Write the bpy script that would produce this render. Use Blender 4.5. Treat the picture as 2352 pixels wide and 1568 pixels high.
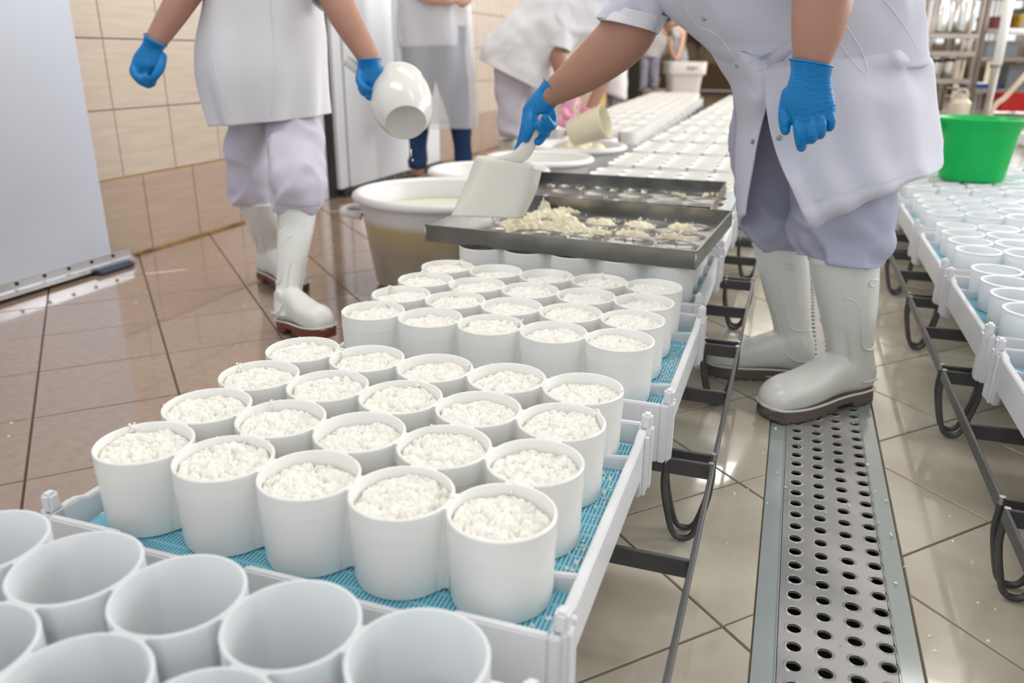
import bpy, bmesh, math, random
import numpy as np
from mathutils import Vector, Matrix, noise

random.seed(7); np.random.seed(7)
scn = bpy.context.scene
for o in list(bpy.data.objects): bpy.data.objects.remove(o)
COL = scn.collection
PI = math.pi

# ---------------------------------------------------------------- camera
FPX, PITCH, ROLL, YAW = 1827.3, 0.34737, 0.00869, 0.32738
CAM = Vector((0.7325, -0.7039, 0.8048))
FW = Vector((-math.sin(YAW)*math.cos(PITCH), math.cos(YAW)*math.cos(PITCH), -math.sin(PITCH)))
RT = Vector((math.cos(YAW), math.sin(YAW), 0)); UP = RT.cross(FW)
R2 = RT*math.cos(ROLL)+UP*math.sin(ROLL); U2 = -RT*math.sin(ROLL)+UP*math.cos(ROLL)
HF = Vector((-math.sin(YAW), math.cos(YAW), 0))      # level forward
cd = bpy.data.cameras.new('camera'); cam = bpy.data.objects.new('camera', cd); COL.objects.link(cam)
M = Matrix((( R2.x, U2.x, -FW.x, CAM.x), (R2.y, U2.y, -FW.y, CAM.y), (R2.z, U2.z, -FW.z, CAM.z), (0, 0, 0, 1)))
cam.matrix_world = M
cd.sensor_width = 36; cd.lens = FPX/2352*36; cd.clip_start = .02; cd.clip_end = 80
cd.dof.use_dof = True; cd.dof.focus_distance = 1.3; cd.dof.aperture_fstop = 3.6
scn.camera = cam

def at(x, y, d):
    """world point seen at (x, y) that lies d metres in front of the camera, measured level"""
    r = FW + R2*((x-1176)/FPX) - U2*((y-784)/FPX)
    return CAM + r*(d/r.dot(HF))
def dep(x, y): return (Vector((x, y, 0))-Vector((CAM.x, CAM.y, 0))).dot(HF)

# ---------------------------------------------------------------- light
scn.view_settings.view_transform = 'Standard'; scn.view_settings.look = 'None'
scn.view_settings.gamma = 1; scn.view_settings.exposure = 0.3
scn.view_settings.use_curve_mapping = False
w = bpy.data.worlds.new('world'); scn.world = w; w.use_nodes = True
bg = w.node_tree.nodes['Background']; bg.inputs[0].default_value = (.96, .98, 1.0, 1); bg.inputs[1].default_value = .92
def area(name, loc, target, sx, sy, power, col=(1, 1, 1)):
    l = bpy.data.lights.new(name, 'AREA'); l.shape = 'RECTANGLE'; l.size = sx; l.size_y = sy; l.energy = power; l.color = col
    o = bpy.data.objects.new(name, l); COL.objects.link(o); o.location = loc
    o.rotation_euler = (Vector(target)-Vector(loc)).to_track_quat('-Z', 'Y').to_euler(); return o
area('window_light', (4.7, 4.5, 2.3), (0, 2.0, .3), 5.0, 2.0, 150, (.97, .98, 1))
area('window_light_back', (4.3, 12.5, 2.6), (0.5, 6, .3), 3.5, 2.0, 330, (1, .985, .95))
for k, (x, y, pw) in enumerate([(-.9, .9, 24), (1.7, 1.2, 13), (-.6, 3.4, 17), (1.9, 4.2, 15), (-.2, 7, 24), (.5, 11, 30), (-1.5, 15.5, 55)]):
    area('ceiling_light', (x, y, 3.3), (x, y, 0), 1.6, .5, pw, (1, .97, .92))

# ---------------------------------------------------------------- materials
MAT = {}
def mat(name, col, rough=.5, metal=0, sss=0, bump=0, bscale=40, mott=0, mscale=6, transl=0, spec=.5, coat=0, trans=0, stretch=None, alpha=1, emit=0, col2=None):
    if name in MAT: return MAT[name]
    m = bpy.data.materials.new(name); m.use_nodes = True; nt = m.node_tree; N = nt.nodes; L = nt.links
    b = N['Principled BSDF']; out = N['Material Output']
    b.inputs['Base Color'].default_value = (*col, 1); b.inputs['Roughness'].default_value = rough
    b.inputs['Metallic'].default_value = metal; b.inputs['Specular IOR Level'].default_value = spec
    b.inputs['Coat Weight'].default_value = coat; b.inputs['Coat Roughness'].default_value = .08
    if sss: b.inputs['Subsurface Weight'].default_value = sss; b.inputs['Subsurface Radius'].default_value = (.02, .018, .014); b.inputs['Subsurface Scale'].default_value = .6
    if trans: b.inputs['Transmission Weight'].default_value = trans
    if alpha < 1: b.inputs['Alpha'].default_value = alpha
    if emit: b.inputs['Emission Color'].default_value = (*col, 1); b.inputs['Emission Strength'].default_value = emit
    tc = N.new('ShaderNodeTexCoord'); src = tc.outputs['Object']
    if stretch:
        mp = N.new('ShaderNodeMapping'); mp.inputs['Scale'].default_value = stretch; L.new(src, mp.inputs[0]); src = mp.outputs[0]
    if mott or col2:
        n = N.new('ShaderNodeTexNoise'); n.inputs['Scale'].default_value = mscale; n.inputs['Detail'].default_value = 4; L.new(src, n.inputs[0])
        r = N.new('ShaderNodeMapRange'); r.inputs[1].default_value = .32; r.inputs[2].default_value = .68; L.new(n.outputs[0], r.inputs[0])
        mx = N.new('ShaderNodeMix'); mx.data_type = 'RGBA'; L.new(r.outputs[0], mx.inputs[0])
        c2 = col2 if col2 else tuple(max(0, c*(1-mott)) for c in col)
        mx.inputs[6].default_value = (*c2, 1); mx.inputs[7].default_value = (*col, 1); L.new(mx.outputs[2], b.inputs['Base Color'])
    if bump:
        n = N.new('ShaderNodeTexNoise'); n.inputs['Scale'].default_value = bscale; n.inputs['Detail'].default_value = 3; L.new(src, n.inputs[0])
        bm_ = N.new('ShaderNodeBump'); bm_.inputs['Strength'].default_value = bump; bm_.inputs['Distance'].default_value = .004
        L.new(n.outputs[0], bm_.inputs['Height']); L.new(bm_.outputs[0], b.inputs['Normal'])
    if transl:
        t = N.new('ShaderNodeBsdfTranslucent'); t.inputs[0].default_value = (*col, 1)
        s = N.new('ShaderNodeMixShader'); s.inputs[0].default_value = transl
        L.new(b.outputs[0], s.inputs[1]); L.new(t.outputs[0], s.inputs[2]); L.new(s.outputs[0], out.inputs[0])
    MAT[name] = m; return m

HDPE = mat('white_plastic', (.92, .945, .96), .32, transl=.36, mott=.02, mscale=3)
HDPEF = mat('filled_white_plastic', (.90, .895, .86), .30, mott=.02, mscale=3)
HDPE2 = mat('tray_plastic', (.89, .90, .92), .34, transl=.15)
CURD = mat('curd', (.95, .93, .86), .36, bump=.3, bscale=220, mott=.04, mscale=60)
CURD2 = mat('warm_curd', (.87, .80, .60), .38, bump=.4, bscale=140, sss=.2)
STEEL = mat('brushed_steel', (.27, .27, .26), .24, 1, bump=.04, bscale=50, mott=.3, mscale=9)
DSTEEL = mat('dark_steel', (.12, .12, .125), .42, .6, mott=.25, mscale=15)
WELD = mat('weld_steel', (.5, .5, .5), .3, 1)
COAT = mat('coat_cotton', (.60, .61, .70), .85, bump=.45, bscale=17, spec=.2)
COATB = mat('coat_cotton_bright', (.74, .735, .77), .85, bump=.45, bscale=17, spec=.2)
TROU = mat('trouser_cotton', (.44, .445, .57), .85, bump=.5, bscale=20, spec=.2)
TROUP = mat('pale_trouser_cotton', (.58, .55, .64), .85, bump=.5, bscale=20, spec=.2)
BOOTW = mat('white_rubber', (.78, .79, .75), .34, coat=.15)
SOLEB = mat('brown_rubber', (.18, .055, .03), .5)
SOLEG = mat('grey_rubber', (.16, .13, .11), .5)
NITR = mat('blue_nitrile', (.0, .18, .47), .38, bump=.5, bscale=70, stretch=(1, 1, 2.5), spec=.35)
PINKG = mat('pink_rubber', (.80, .36, .52), .45)
SKIN = mat('skin', (.41, .21, .145), .5, sss=.15, mott=.1, mscale=9)
SKIN2 = mat('skin_light', (.70, .42, .32), .5, sss=.15, mott=.08, mscale=9)
JEAN = mat('blue_denim', (.015, .05, .16), .8, mott=.4, mscale=20)
SHOE = mat('brown_leather', (.10, .015, .01), .4)
HAIR = mat('dark_cap', (.05, .055, .06), .8)
CAP = mat('hairnet', (.8, .8, .85), .9)
GREEN = mat('green_plastic', (.0, .58, .13), .3, transl=.25)
WHITEP = mat('white_bin_plastic', (.85, .85, .85), .35)
CREAM = mat('cream_plastic', (.80, .79, .71), .35, transl=.15)
PANEL = mat('panel_paint', (.56, .60, .68), .32, mott=.03, mscale=1.5)
PANEL2 = mat('panel_paint_white', (.80, .82, .86), .3)
ALU = mat('aluminium', (.62, .64, .68), .3, 1)
BLACK = mat('black_rubber', (.012, .012, .014), .5)
BUMPER = mat('blue_grey_rubber', (.03, .045, .08), .45)

# ---------------------------------------------------------------- helpers
def tag(o, label=None, cat=None, group=None, kind=None):
    if label: o['label'] = label
    if cat: o['category'] = cat
    if group: o['group'] = group
    if kind: o['kind'] = kind
    return o
def empty(name, loc=(0, 0, 0), label=None, cat=None, group=None, rz=0):
    o = bpy.data.objects.new(name, None); COL.objects.link(o); o.location = loc; o.rotation_euler = (0, 0, rz); o.empty_display_size = .05
    return tag(o, label, cat, group)
def mk(name, me, m=None, parent=None, smooth=True):
    o = bpy.data.objects.new(name, me); COL.objects.link(o)
    if m and len(me.materials) == 0: me.materials.append(m)
    if smooth: me.polygons.foreach_set('use_smooth', [True]*len(me.polygons))
    if parent:
        o.parent = parent
    return o
def world_child(o, parent):
    """parent without moving (parent has only a translation / z rotation)"""
    o.parent = parent
    o.matrix_parent_inverse = Matrix.LocRotScale(parent.location, parent.rotation_euler, None).inverted()
    return o
class MB:
    def __init__(s): s.v = []; s.f = []
    def add(s, v, f):
        n = len(s.v); s.v += [tuple(p) for p in v]; s.f += [tuple(i+n for i in q) for q in f]; return s
    def box(s, a, b):
        (x0, y0, z0), (x1, y1, z1) = a, b
        return s.add([(x0,y0,z0),(x1,y0,z0),(x1,y1,z0),(x0,y1,z0),(x0,y0,z1),(x1,y0,z1),(x1,y1,z1),(x0,y1,z1)],
                     [(0,3,2,1),(4,5,6,7),(0,1,5,4),(1,2,6,5),(2,3,7,6),(3,0,4,7)])
    def prism(s, poly, z0, z1, axis='z', inset=0):
        n = len(poly)
        def P(p, z): return (p[0], p[1], z) if axis == 'z' else ((z, p[0], p[1]) if axis == 'x' else (p[0], z, p[1]))
        v = [P(p, z0) for p in poly]+[P(p, z1) for p in poly]
        f = [tuple(range(n-1, -1, -1)), tuple(range(n, 2*n))]+[(i, (i+1) % n, n+(i+1) % n, n+i) for i in range(n)]
        return s.add(v, f)
    def tube(s, pts, r, n=8, caps=True, flat=None):
        pts = [Vector(p) for p in pts]; rr = r if isinstance(r, (list, tuple)) else [r]*len(pts)
        V = []; F = []; prev = None
        for i, p in enumerate(pts):
            t = (pts[min(i+1, len(pts)-1)]-pts[max(i-1, 0)]).normalized()
            if prev is None: a = t.cross(Vector((0, 0, 1))); a = a if a.length > .1 else t.cross(Vector((1, 0, 0)))
            else: a = prev-t*prev.dot(t)
            a.normalize(); b = t.cross(a); prev = a
            for k in range(n):
                th = 2*PI*k/n; V.append(p+(a*math.cos(th)+b*math.sin(th))*rr[i])
        for i in range(len(pts)-1):
            for k in range(n): F.append((i*n+k, i*n+(k+1) % n, (i+1)*n+(k+1) % n, (i+1)*n+k))
        if caps: F.append(tuple(range(n-1, -1, -1))); F.append(tuple(range((len(pts)-1)*n, len(pts)*n)))
        return s.add(V, F)
    def lathe(s, prof, n=32, c=(0, 0, 0), ax=None, closed=False):
        V = []; F = []; c = Vector(c)
        if ax is None: X, Y, Z = Vector((1,0,0)), Vector((0,1,0)), Vector((0,0,1))
        else:
            Z = Vector(ax).normalized(); X = Z.orthogonal().normalized(); Y = Z.cross(X)
        for (r, z) in prof:
            for k in range(n):
                th = 2*PI*k/n; V.append(c+X*(r*math.cos(th))+Y*(r*math.sin(th))+Z*z)
        m = len(prof)
        for i in range(m if closed else m-1):
            j = (i+1) % m
            for k in range(n): F.append((i*n+k, i*n+(k+1) % n, j*n+(k+1) % n, j*n+k))
        if not closed:
            if prof[0][0] > 1e-6: F.append(tuple(range(n-1, -1, -1)))
            if prof[-1][0] > 1e-6: F.append(tuple(range((m-1)*n, m*n)))
        return s.add(V, F)
    def mesh(s, name='m'):
        me = bpy.data.meshes.new(name); me.from_pydata(s.v, [], s.f); me.update(); return me
    def build(s, name, m, parent=None, smooth=False, bevel=0, seg=1, fix=True):
        me = s.mesh(name)
        if fix or bevel:
            bm = bmesh.new(); bm.from_mesh(me); bmesh.ops.remove_doubles(bm, verts=bm.verts, dist=1e-6)
            bmesh.ops.recalc_face_normals(bm, faces=bm.faces)
            if bevel:
                ed = [e for e in bm.edges if len(e.link_faces) == 2 and e.calc_face_angle(0) > .6]
                bmesh.ops.bevel(bm, geom=ed, offset=bevel, segments=seg, affect='EDGES', clamp_overlap=True)
            bm.to_mesh(me); bm.free()
        o = mk(name, me, m, parent, smooth)
        return o
def autosmooth(o, ang=.7):
    me = o.data
    bm = bmesh.new(); bm.from_mesh(me)
    for f in bm.faces: f.smooth = True
    for e in bm.edges: e.smooth = not (len(e.link_faces) == 2 and e.calc_face_angle(0) > ang)
    bm.to_mesh(me); bm.free(); return o
def cr(pts, n):
    """Catmull-Rom resample of a list of numpy rows"""
    P = np.array(pts, float); m = len(P)
    Q = np.vstack([2*P[0]-P[1], P, 2*P[-1]-P[-2]]); out = []
    for t in np.linspace(0, m-1, n):
        i = min(int(t), m-2); u = t-i; p0, p1, p2, p3 = Q[i], Q[i+1], Q[i+2], Q[i+3]
        out.append(.5*((2*p1)+(-p0+p2)*u+(2*p0-5*p1+4*p2-p3)*u*u+(-p0+3*p1-3*p2+p3)*u**3))
    return np.array(out)
def fold(p, sx, sy, sz, seed=0):
    return noise.noise(Vector((p[0]*sx+seed, p[1]*sy+seed*1.7, p[2]*sz)))
def remesh(name, me, vox, smooth=4, m=None, parent=None):
    tmp = bpy.data.objects.new('tmp', me); COL.objects.link(tmp)
    r = tmp.modifiers.new('r', 'REMESH'); r.mode = 'VOXEL'; r.voxel_size = vox; r.use_smooth_shade = True
    if smooth: s = tmp.modifiers.new('s', 'SMOOTH'); s.iterations = smooth; s.factor = .6
    dg = bpy.context.evaluated_depsgraph_get(); dg.update()
    nm = bpy.data.meshes.new_from_object(tmp.evaluated_get(dg)); bpy.data.objects.remove(tmp)
    nm.materials.clear()
    return mk(name, nm, m, parent)
def sweep(mb, rings, nseg=40, nlen=40, caps=(True, True), disp=None, pw=2.0, arc=None):
    """rings: (L, R, thick[, lean]) - L and R are world points on the silhouette, thick the half depth along the level view direction.
    A real closed body with elliptic cross sections."""
    rows = []
    for r in rings:
        L_, R_, t = Vector(r[0]), Vector(r[1]), r[2]; c = (L_+R_)/2; u = (R_-L_)/2
        rows.append([*c, *u, t])
    rows = cr(rows, nlen); V = []; F = []
    a0, a1 = arc if arc else (0, 2*PI); n = nseg if not arc else nseg+1
    for i, q in enumerate(rows):
        c = Vector(q[:3]); u = Vector(q[3:6]); t = q[6]
        tan = Vector(rows[min(i+1, nlen-1)][:3])-Vector(rows[max(i-1, 0)][:3])
        v = u.cross(tan)
        if v.length < 1e-9: v = HF.copy()
        v.normalize()
        if v.dot(HF) < 0: v = -v
        for k in range(n):
            th = a0+(a1-a0)*k/nseg; ct, st = math.cos(th), math.sin(th)
            x = math.copysign(abs(ct)**(2/pw), ct); y = math.copysign(abs(st)**(2/pw), st)
            p = c+u*x+v*(t*y)
            if disp:
                nrm = (u.normalized()*x+v*y).normalized(); p = p+nrm*disp(p, i/(nlen-1), th)
            V.append(p)
    for i in range(nlen-1):
        for k in range(nseg if not arc else nseg):
            k2 = (k+1) % n if not arc else k+1
            F.append((i*n+k, i*n+k2, (i+1)*n+k2, (i+1)*n+k))
    if not arc:
        if caps[0]: F.append(tuple(range(n-1, -1, -1)))
        if caps[1]: F.append(tuple(range((nlen-1)*n, nlen*n)))
    return mb.add(V, F)
def limb(mb, pts, rad, n=16, m=24, flat=1.0):
    """round tapering limb with rounded ends through points"""
    rows = cr([[*p, r] for p, r in zip(pts, rad)], m)
    P = [Vector(q[:3]) for q in rows]; R = [q[3] for q in rows]
    d0 = (P[0]-P[1]).normalized(); d1 = (P[-1]-P[-2]).normalized()
    A = []; B = []
    for a in (80, 55, 28): A.append((P[0]+d0*R[0]*math.sin(math.radians(a)), R[0]*math.cos(math.radians(a))))
    for a in (28, 55, 80): B.append((P[-1]+d1*R[-1]*math.sin(math.radians(a)), R[-1]*math.cos(math.radians(a))))
    allp = A+list(zip(P, R))+B
    return mb.tube([a[0] for a in allp], [a[1] for a in allp], n=n)
def thicken(o, t, off=0):
    s = o.modifiers.new('solid', 'SOLIDIFY'); s.thickness = t; s.offset = off; return o
def patch(mb, rows, nu, nv):
    """smooth surface through a grid of world points"""
    G = [cr([list(p) for p in r], nu) for r in rows]; G = np.array(G)
    out = np.array([cr(G[:, j], nv) for j in range(nu)])      # nu x nv
    V = [tuple(out[j, i]) for i in range(nv) for j in range(nu)]
    F = [(i*nu+j, i*nu+j+1, (i+1)*nu+j+1, (i+1)*nu+j) for i in range(nv-1) for j in range(nu-1)]
    mb.add(V, F); return out
ORD = ['first','second','third','fourth','fifth','sixth','seventh','eighth','ninth','tenth','eleventh','twelfth','thirteenth','fourteenth','fifteenth','sixteenth','seventeenth','eighteenth','nineteenth','twentieth']

# ---------------------------------------------------------------- tiled floor
def nodemat(name):
    m = bpy.data.materials.new(name); m.use_nodes = True; nt = m.node_tree
    return m, nt.nodes, nt.links, nt.nodes['Principled BSDF'], nt
def ramp(N, L, src, a, b, lo=0, hi=1):
    r = N.new('ShaderNodeMapRange'); r.inputs[1].default_value = a; r.inputs[2].default_value = b
    r.inputs[3].default_value = lo; r.inputs[4].default_value = hi; L.new(src, r.inputs[0]); return r.outputs[0]
def mixc(N, L, f, a, b):
    x = N.new('ShaderNodeMix'); x.data_type = 'RGBA'
    if hasattr(f, 'links') or hasattr(f, 'is_linked'): L.new(f, x.inputs[0])
    else: x.inputs[0].default_value = f
    for i, c in ((6, a), (7, b)):
        if isinstance(c, tuple): x.inputs[i].default_value = (*c, 1)
        else: L.new(c, x.inputs[i])
    return x.outputs[2]
FT, N, L, B, nt = nodemat('floor_tile')
geo = N.new('ShaderNodeNewGeometry'); sep = N.new('ShaderNodeSeparateXYZ'); L.new(geo.outputs['Position'], sep.inputs[0])
nz = N.new('ShaderNodeTexNoise'); nz.inputs['Scale'].default_value = 3.2; nz.inputs['Detail'].default_value = 5; nz.inputs['Distortion'].default_value = .8; L.new(geo.outputs['Position'], nz.inputs[0])
nf = N.new('ShaderNodeTexNoise'); nf.inputs['Scale'].default_value = 45; nf.inputs['Detail'].default_value = 4; L.new(geo.outputs['Position'], nf.inputs[0])
ad = N.new('ShaderNodeMath'); ad.operation = 'MULTIPLY_ADD'; L.new(nz.outputs[0], ad.inputs[0]); ad.inputs[1].default_value = .9; L.new(sep.outputs['X'], ad.inputs[2])
fx = ramp(N, L, ad.outputs[0], .3, 1.0)           # cloudy whey film to the right of the middle line
base = mixc(N, L, ramp(N, L, nf.outputs[0], .3, .7), (.31, .215, .165), (.37, .265, .20))
film = mixc(N, L, ramp(N, L, nz.outputs[0], .35, .65), (.47, .42, .33), (.60, .56, .46))
L.new(mixc(N, L, fx, base, film), B.inputs['Base Color'])
L.new(ramp(N, L, nz.outputs[0], .35, .7, .06, .22), B.inputs['Roughness'])
B.inputs['Coat Weight'].default_value = .6; B.inputs['Coat Roughness'].default_value = .03
bp = N.new('ShaderNodeBump'); bp.inputs['Strength'].default_value = .18; bp.inputs['Distance'].default_value = .004
n3 = N.new('ShaderNodeTexNoise'); n3.inputs['Scale'].default_value = 9; n3.inputs['Detail'].default_value = 2; L.new(geo.outputs['Position'], n3.inputs[0])
L.new(n3.outputs[0], bp.inputs['Height']); L.new(bp.outputs[0], B.inputs['Normal'])
GR, N, L, B, nt = nodemat('floor_grout')
geo = N.new('ShaderNodeNewGeometry'); sep = N.new('ShaderNodeSeparateXYZ'); L.new(geo.outputs['Position'], sep.inputs[0])
L.new(mixc(N, L, ramp(N, L, sep.outputs['X'], .3, .8), (.15, .10, .07), (.36, .27, .17)), B.inputs['Base Color']); B.inputs['Roughness'].default_value = .35

mb = MB(); mb.box((-6.3, -1.6, -.05), (.765, 20, -.009)); mb.box((.995, -1.6, -.05), (5.1, 20, -.009))
mb.box((.765, 3.6, -.05), (.995, 20, -.009)); mb.box((.765, -1.6, -.05), (.995, -.6, -.009))
floor = tag(mb.build('floor', GR), kind='structure')
TS = .318; ANG = math.radians(46)
ea = Vector((math.cos(ANG), math.sin(ANG))); eb = Vector((math.sin(ANG), -math.cos(ANG)))
oA = Vector((-1.763, 1.839)); ca = oA.dot(ea); cb = Vector((-1.125, 1.16)).dot(eb)
def clip(poly, nx, ny, c):      # keep nx*x+ny*y <= c
    out = []
    for i in range(len(poly)):
        a, b = poly[i], poly[(i+1) % len(poly)]; da = nx*a[0]+ny*a[1]-c; db = nx*b[0]+ny*b[1]-c
        if da <= 0: out.append(a)
        if (da < 0 < db) or (db < 0 < da):
            t = da/(da-db); out.append((a[0]+(b[0]-a[0])*t, a[1]+(b[1]-a[1])*t))
    return out
def pix(p):
    D = Vector(p)-CAM; z = D.dot(FW)
    if z < .05: return None
    return (1176+FPX*D.dot(R2)/z, 784-FPX*D.dot(U2)/z)
full = None; tiles = []
for i in range(-50, 60):
    for j in range(-60, 50):
        g = .0022
        a0, a1 = ca+i*TS+g, ca+(i+1)*TS-g; b0, b1 = cb+j*TS+g, cb+(j+1)*TS-g
        cx_, cy_ = (ea*((a0+a1)/2)+eb*((b0+b1)/2))
        if not (-2.05 < cx_ < 5.2 and -1.2 < cy_ < 14): continue
        q = pix((cx_, cy_, 0))
        if q is None or not (-420 < q[0] < 2780 and q[1] < 2300): continue
        poly = [tuple(ea*a+eb*b) for a, b in ((a0, b0), (a0, b1), (a1, b1), (a1, b0))]
        tiles.append((dep(cx_, cy_), (cx_, cy_), poly))
tiles.sort(key=lambda t: t[0])
rest = MB(); nt_ = 0
def tile_poly(mb_, poly, h=.0):
    # slightly bevelled edge: outline 1.5 mm lower and wider than the top
    c = (sum(p[0] for p in poly)/len(poly), sum(p[1] for p in poly)/len(poly)); n = len(poly)
    top = [(c[0]+(p[0]-c[0])*.992, c[1]+(p[1]-c[1])*.992, h) for p in poly]
    v = [(p[0], p[1], -.010) for p in poly]+[(p[0], p[1], -.0015+h) for p in poly]+top
    f = [(i, (i+1) % n, n+(i+1) % n, n+i) for i in range(n)]+[(n+i, n+(i+1) % n, 2*n+(i+1) % n, 2*n+i) for i in range(n)]+[tuple(range(2*n, 3*n))]
    mb_.add(v, f)
def area_of(p): return abs(sum(p[i][0]*p[(i+1) % len(p)][1]-p[(i+1) % len(p)][0]*p[i][1] for i in range(len(p))))/2
for d_, c_, poly in tiles:
    for side in ((1, 0, .763), (-1, 0, -.997)):
        pl = clip(poly, *side); pl = clip(pl, -1, 0, 1.795) if pl else pl
        if len(pl) < 3 or area_of(pl) < 2e-4: continue
        h = random.uniform(-.0003, .0003)
        if nt_ < 300:
            m1 = MB(); tile_poly(m1, [(p[0]-c_[0], p[1]-c_[1]) for p in pl], h)
            o = m1.build('tile', FT, floor); o.location = (c_[0], c_[1], 0); nt_ += 1
        else: tile_poly(rest, pl, h)
o = rest.build('tile_field', FT, floor); o['kind'] = 'stuff'

# ---------------------------------------------------------------- drain
DRM, N, L, B, nt = nodemat('drain_steel')
geo = N.new('ShaderNodeNewGeometry'); nz = N.new('ShaderNodeTexNoise'); nz.inputs['Scale'].default_value = 5; nz.inputs['Detail'].default_value = 5; L.new(geo.outputs['Position'], nz.inputs[0])
L.new(mixc(N, L, ramp(N, L, nz.outputs[0], .35, .65), (.30, .30, .30), (.44, .43, .42)), B.inputs['Base Color'])
B.inputs['Metallic'].default_value = .45; L.new(ramp(N, L, nz.outputs[0], .3, .7, .28, .45), B.inputs['Roughness'])
DRF = mat('wet_channel_edge', (.34, .39, .385), .12, mott=.15, mscale=4, coat=.6)
DARK = mat('channel_shade', (.01, .01, .008), .9)  # near-black colour paints the shade inside the channel below the holes
mb = MB()
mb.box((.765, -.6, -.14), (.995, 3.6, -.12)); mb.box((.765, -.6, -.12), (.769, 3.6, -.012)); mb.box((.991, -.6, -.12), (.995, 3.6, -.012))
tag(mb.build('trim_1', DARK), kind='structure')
mb = MB()
for x0, x1 in ((.7655, .7985), (.962, .9945)):
    mb.box((x0, -.6, -.02), (x1, 3.6, -.0035)); 
mb.box((.796, -.6, -.02), (.7995, 3.6, -.0015)); mb.box((.9605, -.6, -.02), (.9645, 3.6, -.0015))
tag(mb.build('trim_2', DRF, bevel=.001), kind='structure')
# perforated cover: every hole a real hole with a raised lip
mb = MB(); NH = 16; HX = [.822+.0425*k for k in range(4)]; HP = .0415; HR = .0105; Z = -.0008
y0 = .273-.0415*6
xe = [.800, .8432, .8857, .9282, .960]
for r in range(84):
    yc = y0+r*HP
    for c in range(4):
        xc = HX[c]; x0, x1 = xe[c], xe[c+1]; ya, yb = yc-HP/2, yc+HP/2
        sq = []
        for k in range(NH):
            th = 2*PI*k/NH; cx_, sy_ = math.cos(th), math.sin(th)
            tx = ((x1-xc) if cx_ > 0 else (xc-x0))/max(abs(cx_), 1e-6); ty = (HP/2)/max(abs(sy_), 1e-6); t = min(tx, ty)
            if abs(tx-ty) < .002 or k in (2, 6, 10, 14): sq.append((x1 if cx_ > 0 else x0, yb if sy_ > 0 else ya, Z))
            else: sq.append((xc+cx_*t, yc+sy_*t, Z))
        v = list(sq)
        for rr, zz in ((HR+.004, Z), (HR+.0015, Z+.0012), (HR, Z+.0006), (HR, Z-.004)):
            v += [(xc+rr*math.cos(2*PI*k/NH), yc+rr*math.sin(2*PI*k/NH), zz) for k in range(NH)]
        f = []
        for l in range(4):
            for k in range(NH): f.append((l*NH+k, l*NH+(k+1) % NH, (l+1)*NH+(k+1) % NH, (l+1)*NH+k))
        mb.add(v, f)
o = mb.build('drain_cover', DRM, smooth=False, fix=True)
tag(o, 'long perforated steel drain cover with four columns of round holes in the wet floor', 'drain cover')

# ---------------------------------------------------------------- left wall
WG, N, L, B, nt = nodemat('wall_grout')
geo = N.new('ShaderNodeNewGeometry'); sep = N.new('ShaderNodeSeparateXYZ'); L.new(geo.outputs['Position'], sep.inputs[0])
L.new(mixc(N, L, ramp(N, L, sep.outputs['Z'], .322, .328), (.62, .41, .11), (.46, .42, .39)), B.inputs['Base Color']); B.inputs['Roughness'].default_value = .7
def walltile(name, c1, c2):
    m, N, L, B, nt = nodemat(name)
    geo = N.new('ShaderNodeNewGeometry'); mp = N.new('ShaderNodeMapping'); mp.inputs['Scale'].default_value = (1, 3, 38); L.new(geo.outputs['Position'], mp.inputs[0])
    nz = N.new('ShaderNodeTexNoise'); nz.inputs['Scale'].default_value = 1.6; nz.inputs['Detail'].default_value = 5; L.new(mp.outputs[0], nz.inputs[0])
    L.new(mixc(N, L, ramp(N, L, nz.outputs[0], .35, .65), c1, c2), B.inputs['Base Color']); B.inputs['Roughness'].default_value = .28; return m
WT = walltile('cream_wall_tile', (.55, .45, .36), (.61, .52, .43))
WT2 = walltile('brown_wall_tile', (.43, .33, .255), (.48, .37, .29))
BACKW = mat('back_wall_paint', (.36, .25, .18), .6, mott=.1, mscale=.8)
DKW = mat('dark_wall_base', (.15, .085, .04), .6)
WALLP = mat('wall_paint', (.70, .64, .56), .6)
mb = MB(); mb.box((-2.0, -1.6, 0), (-1.812, 10.8, 3.5))
wl = tag(mb.build('wall_left', WG), kind='structure')
rows_ = [(.0, .316)]+[(.322+.262*k, .322+.262*(k+1)-.004) for k in range(5)]
prot = {}
nwt = 0; restw = MB(); 
for k in range(30):
    y = 1.258+.302*k
    for r, (z0, z1) in enumerate(rows_):
        yy = y+(.1 if r == 0 else 0)
        if 3.05 < yy+.15 < 5.0 and False: continue
        m1 = MB(); h = z1-z0-.0
        key = 'a' if r == 0 else 'b'
        if key not in prot:
            m1.box((-.012, .002, .002), (0, .300, h)); t = m1.build('tile', WT2 if r == 0 else WT, wl, bevel=.0015); prot[key] = t
        else: t = prot[key].copy(); COL.objects.link(t); t.parent = wl
        t.location = (-1.80+random.uniform(-.0006, .0006), yy, z0)
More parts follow.
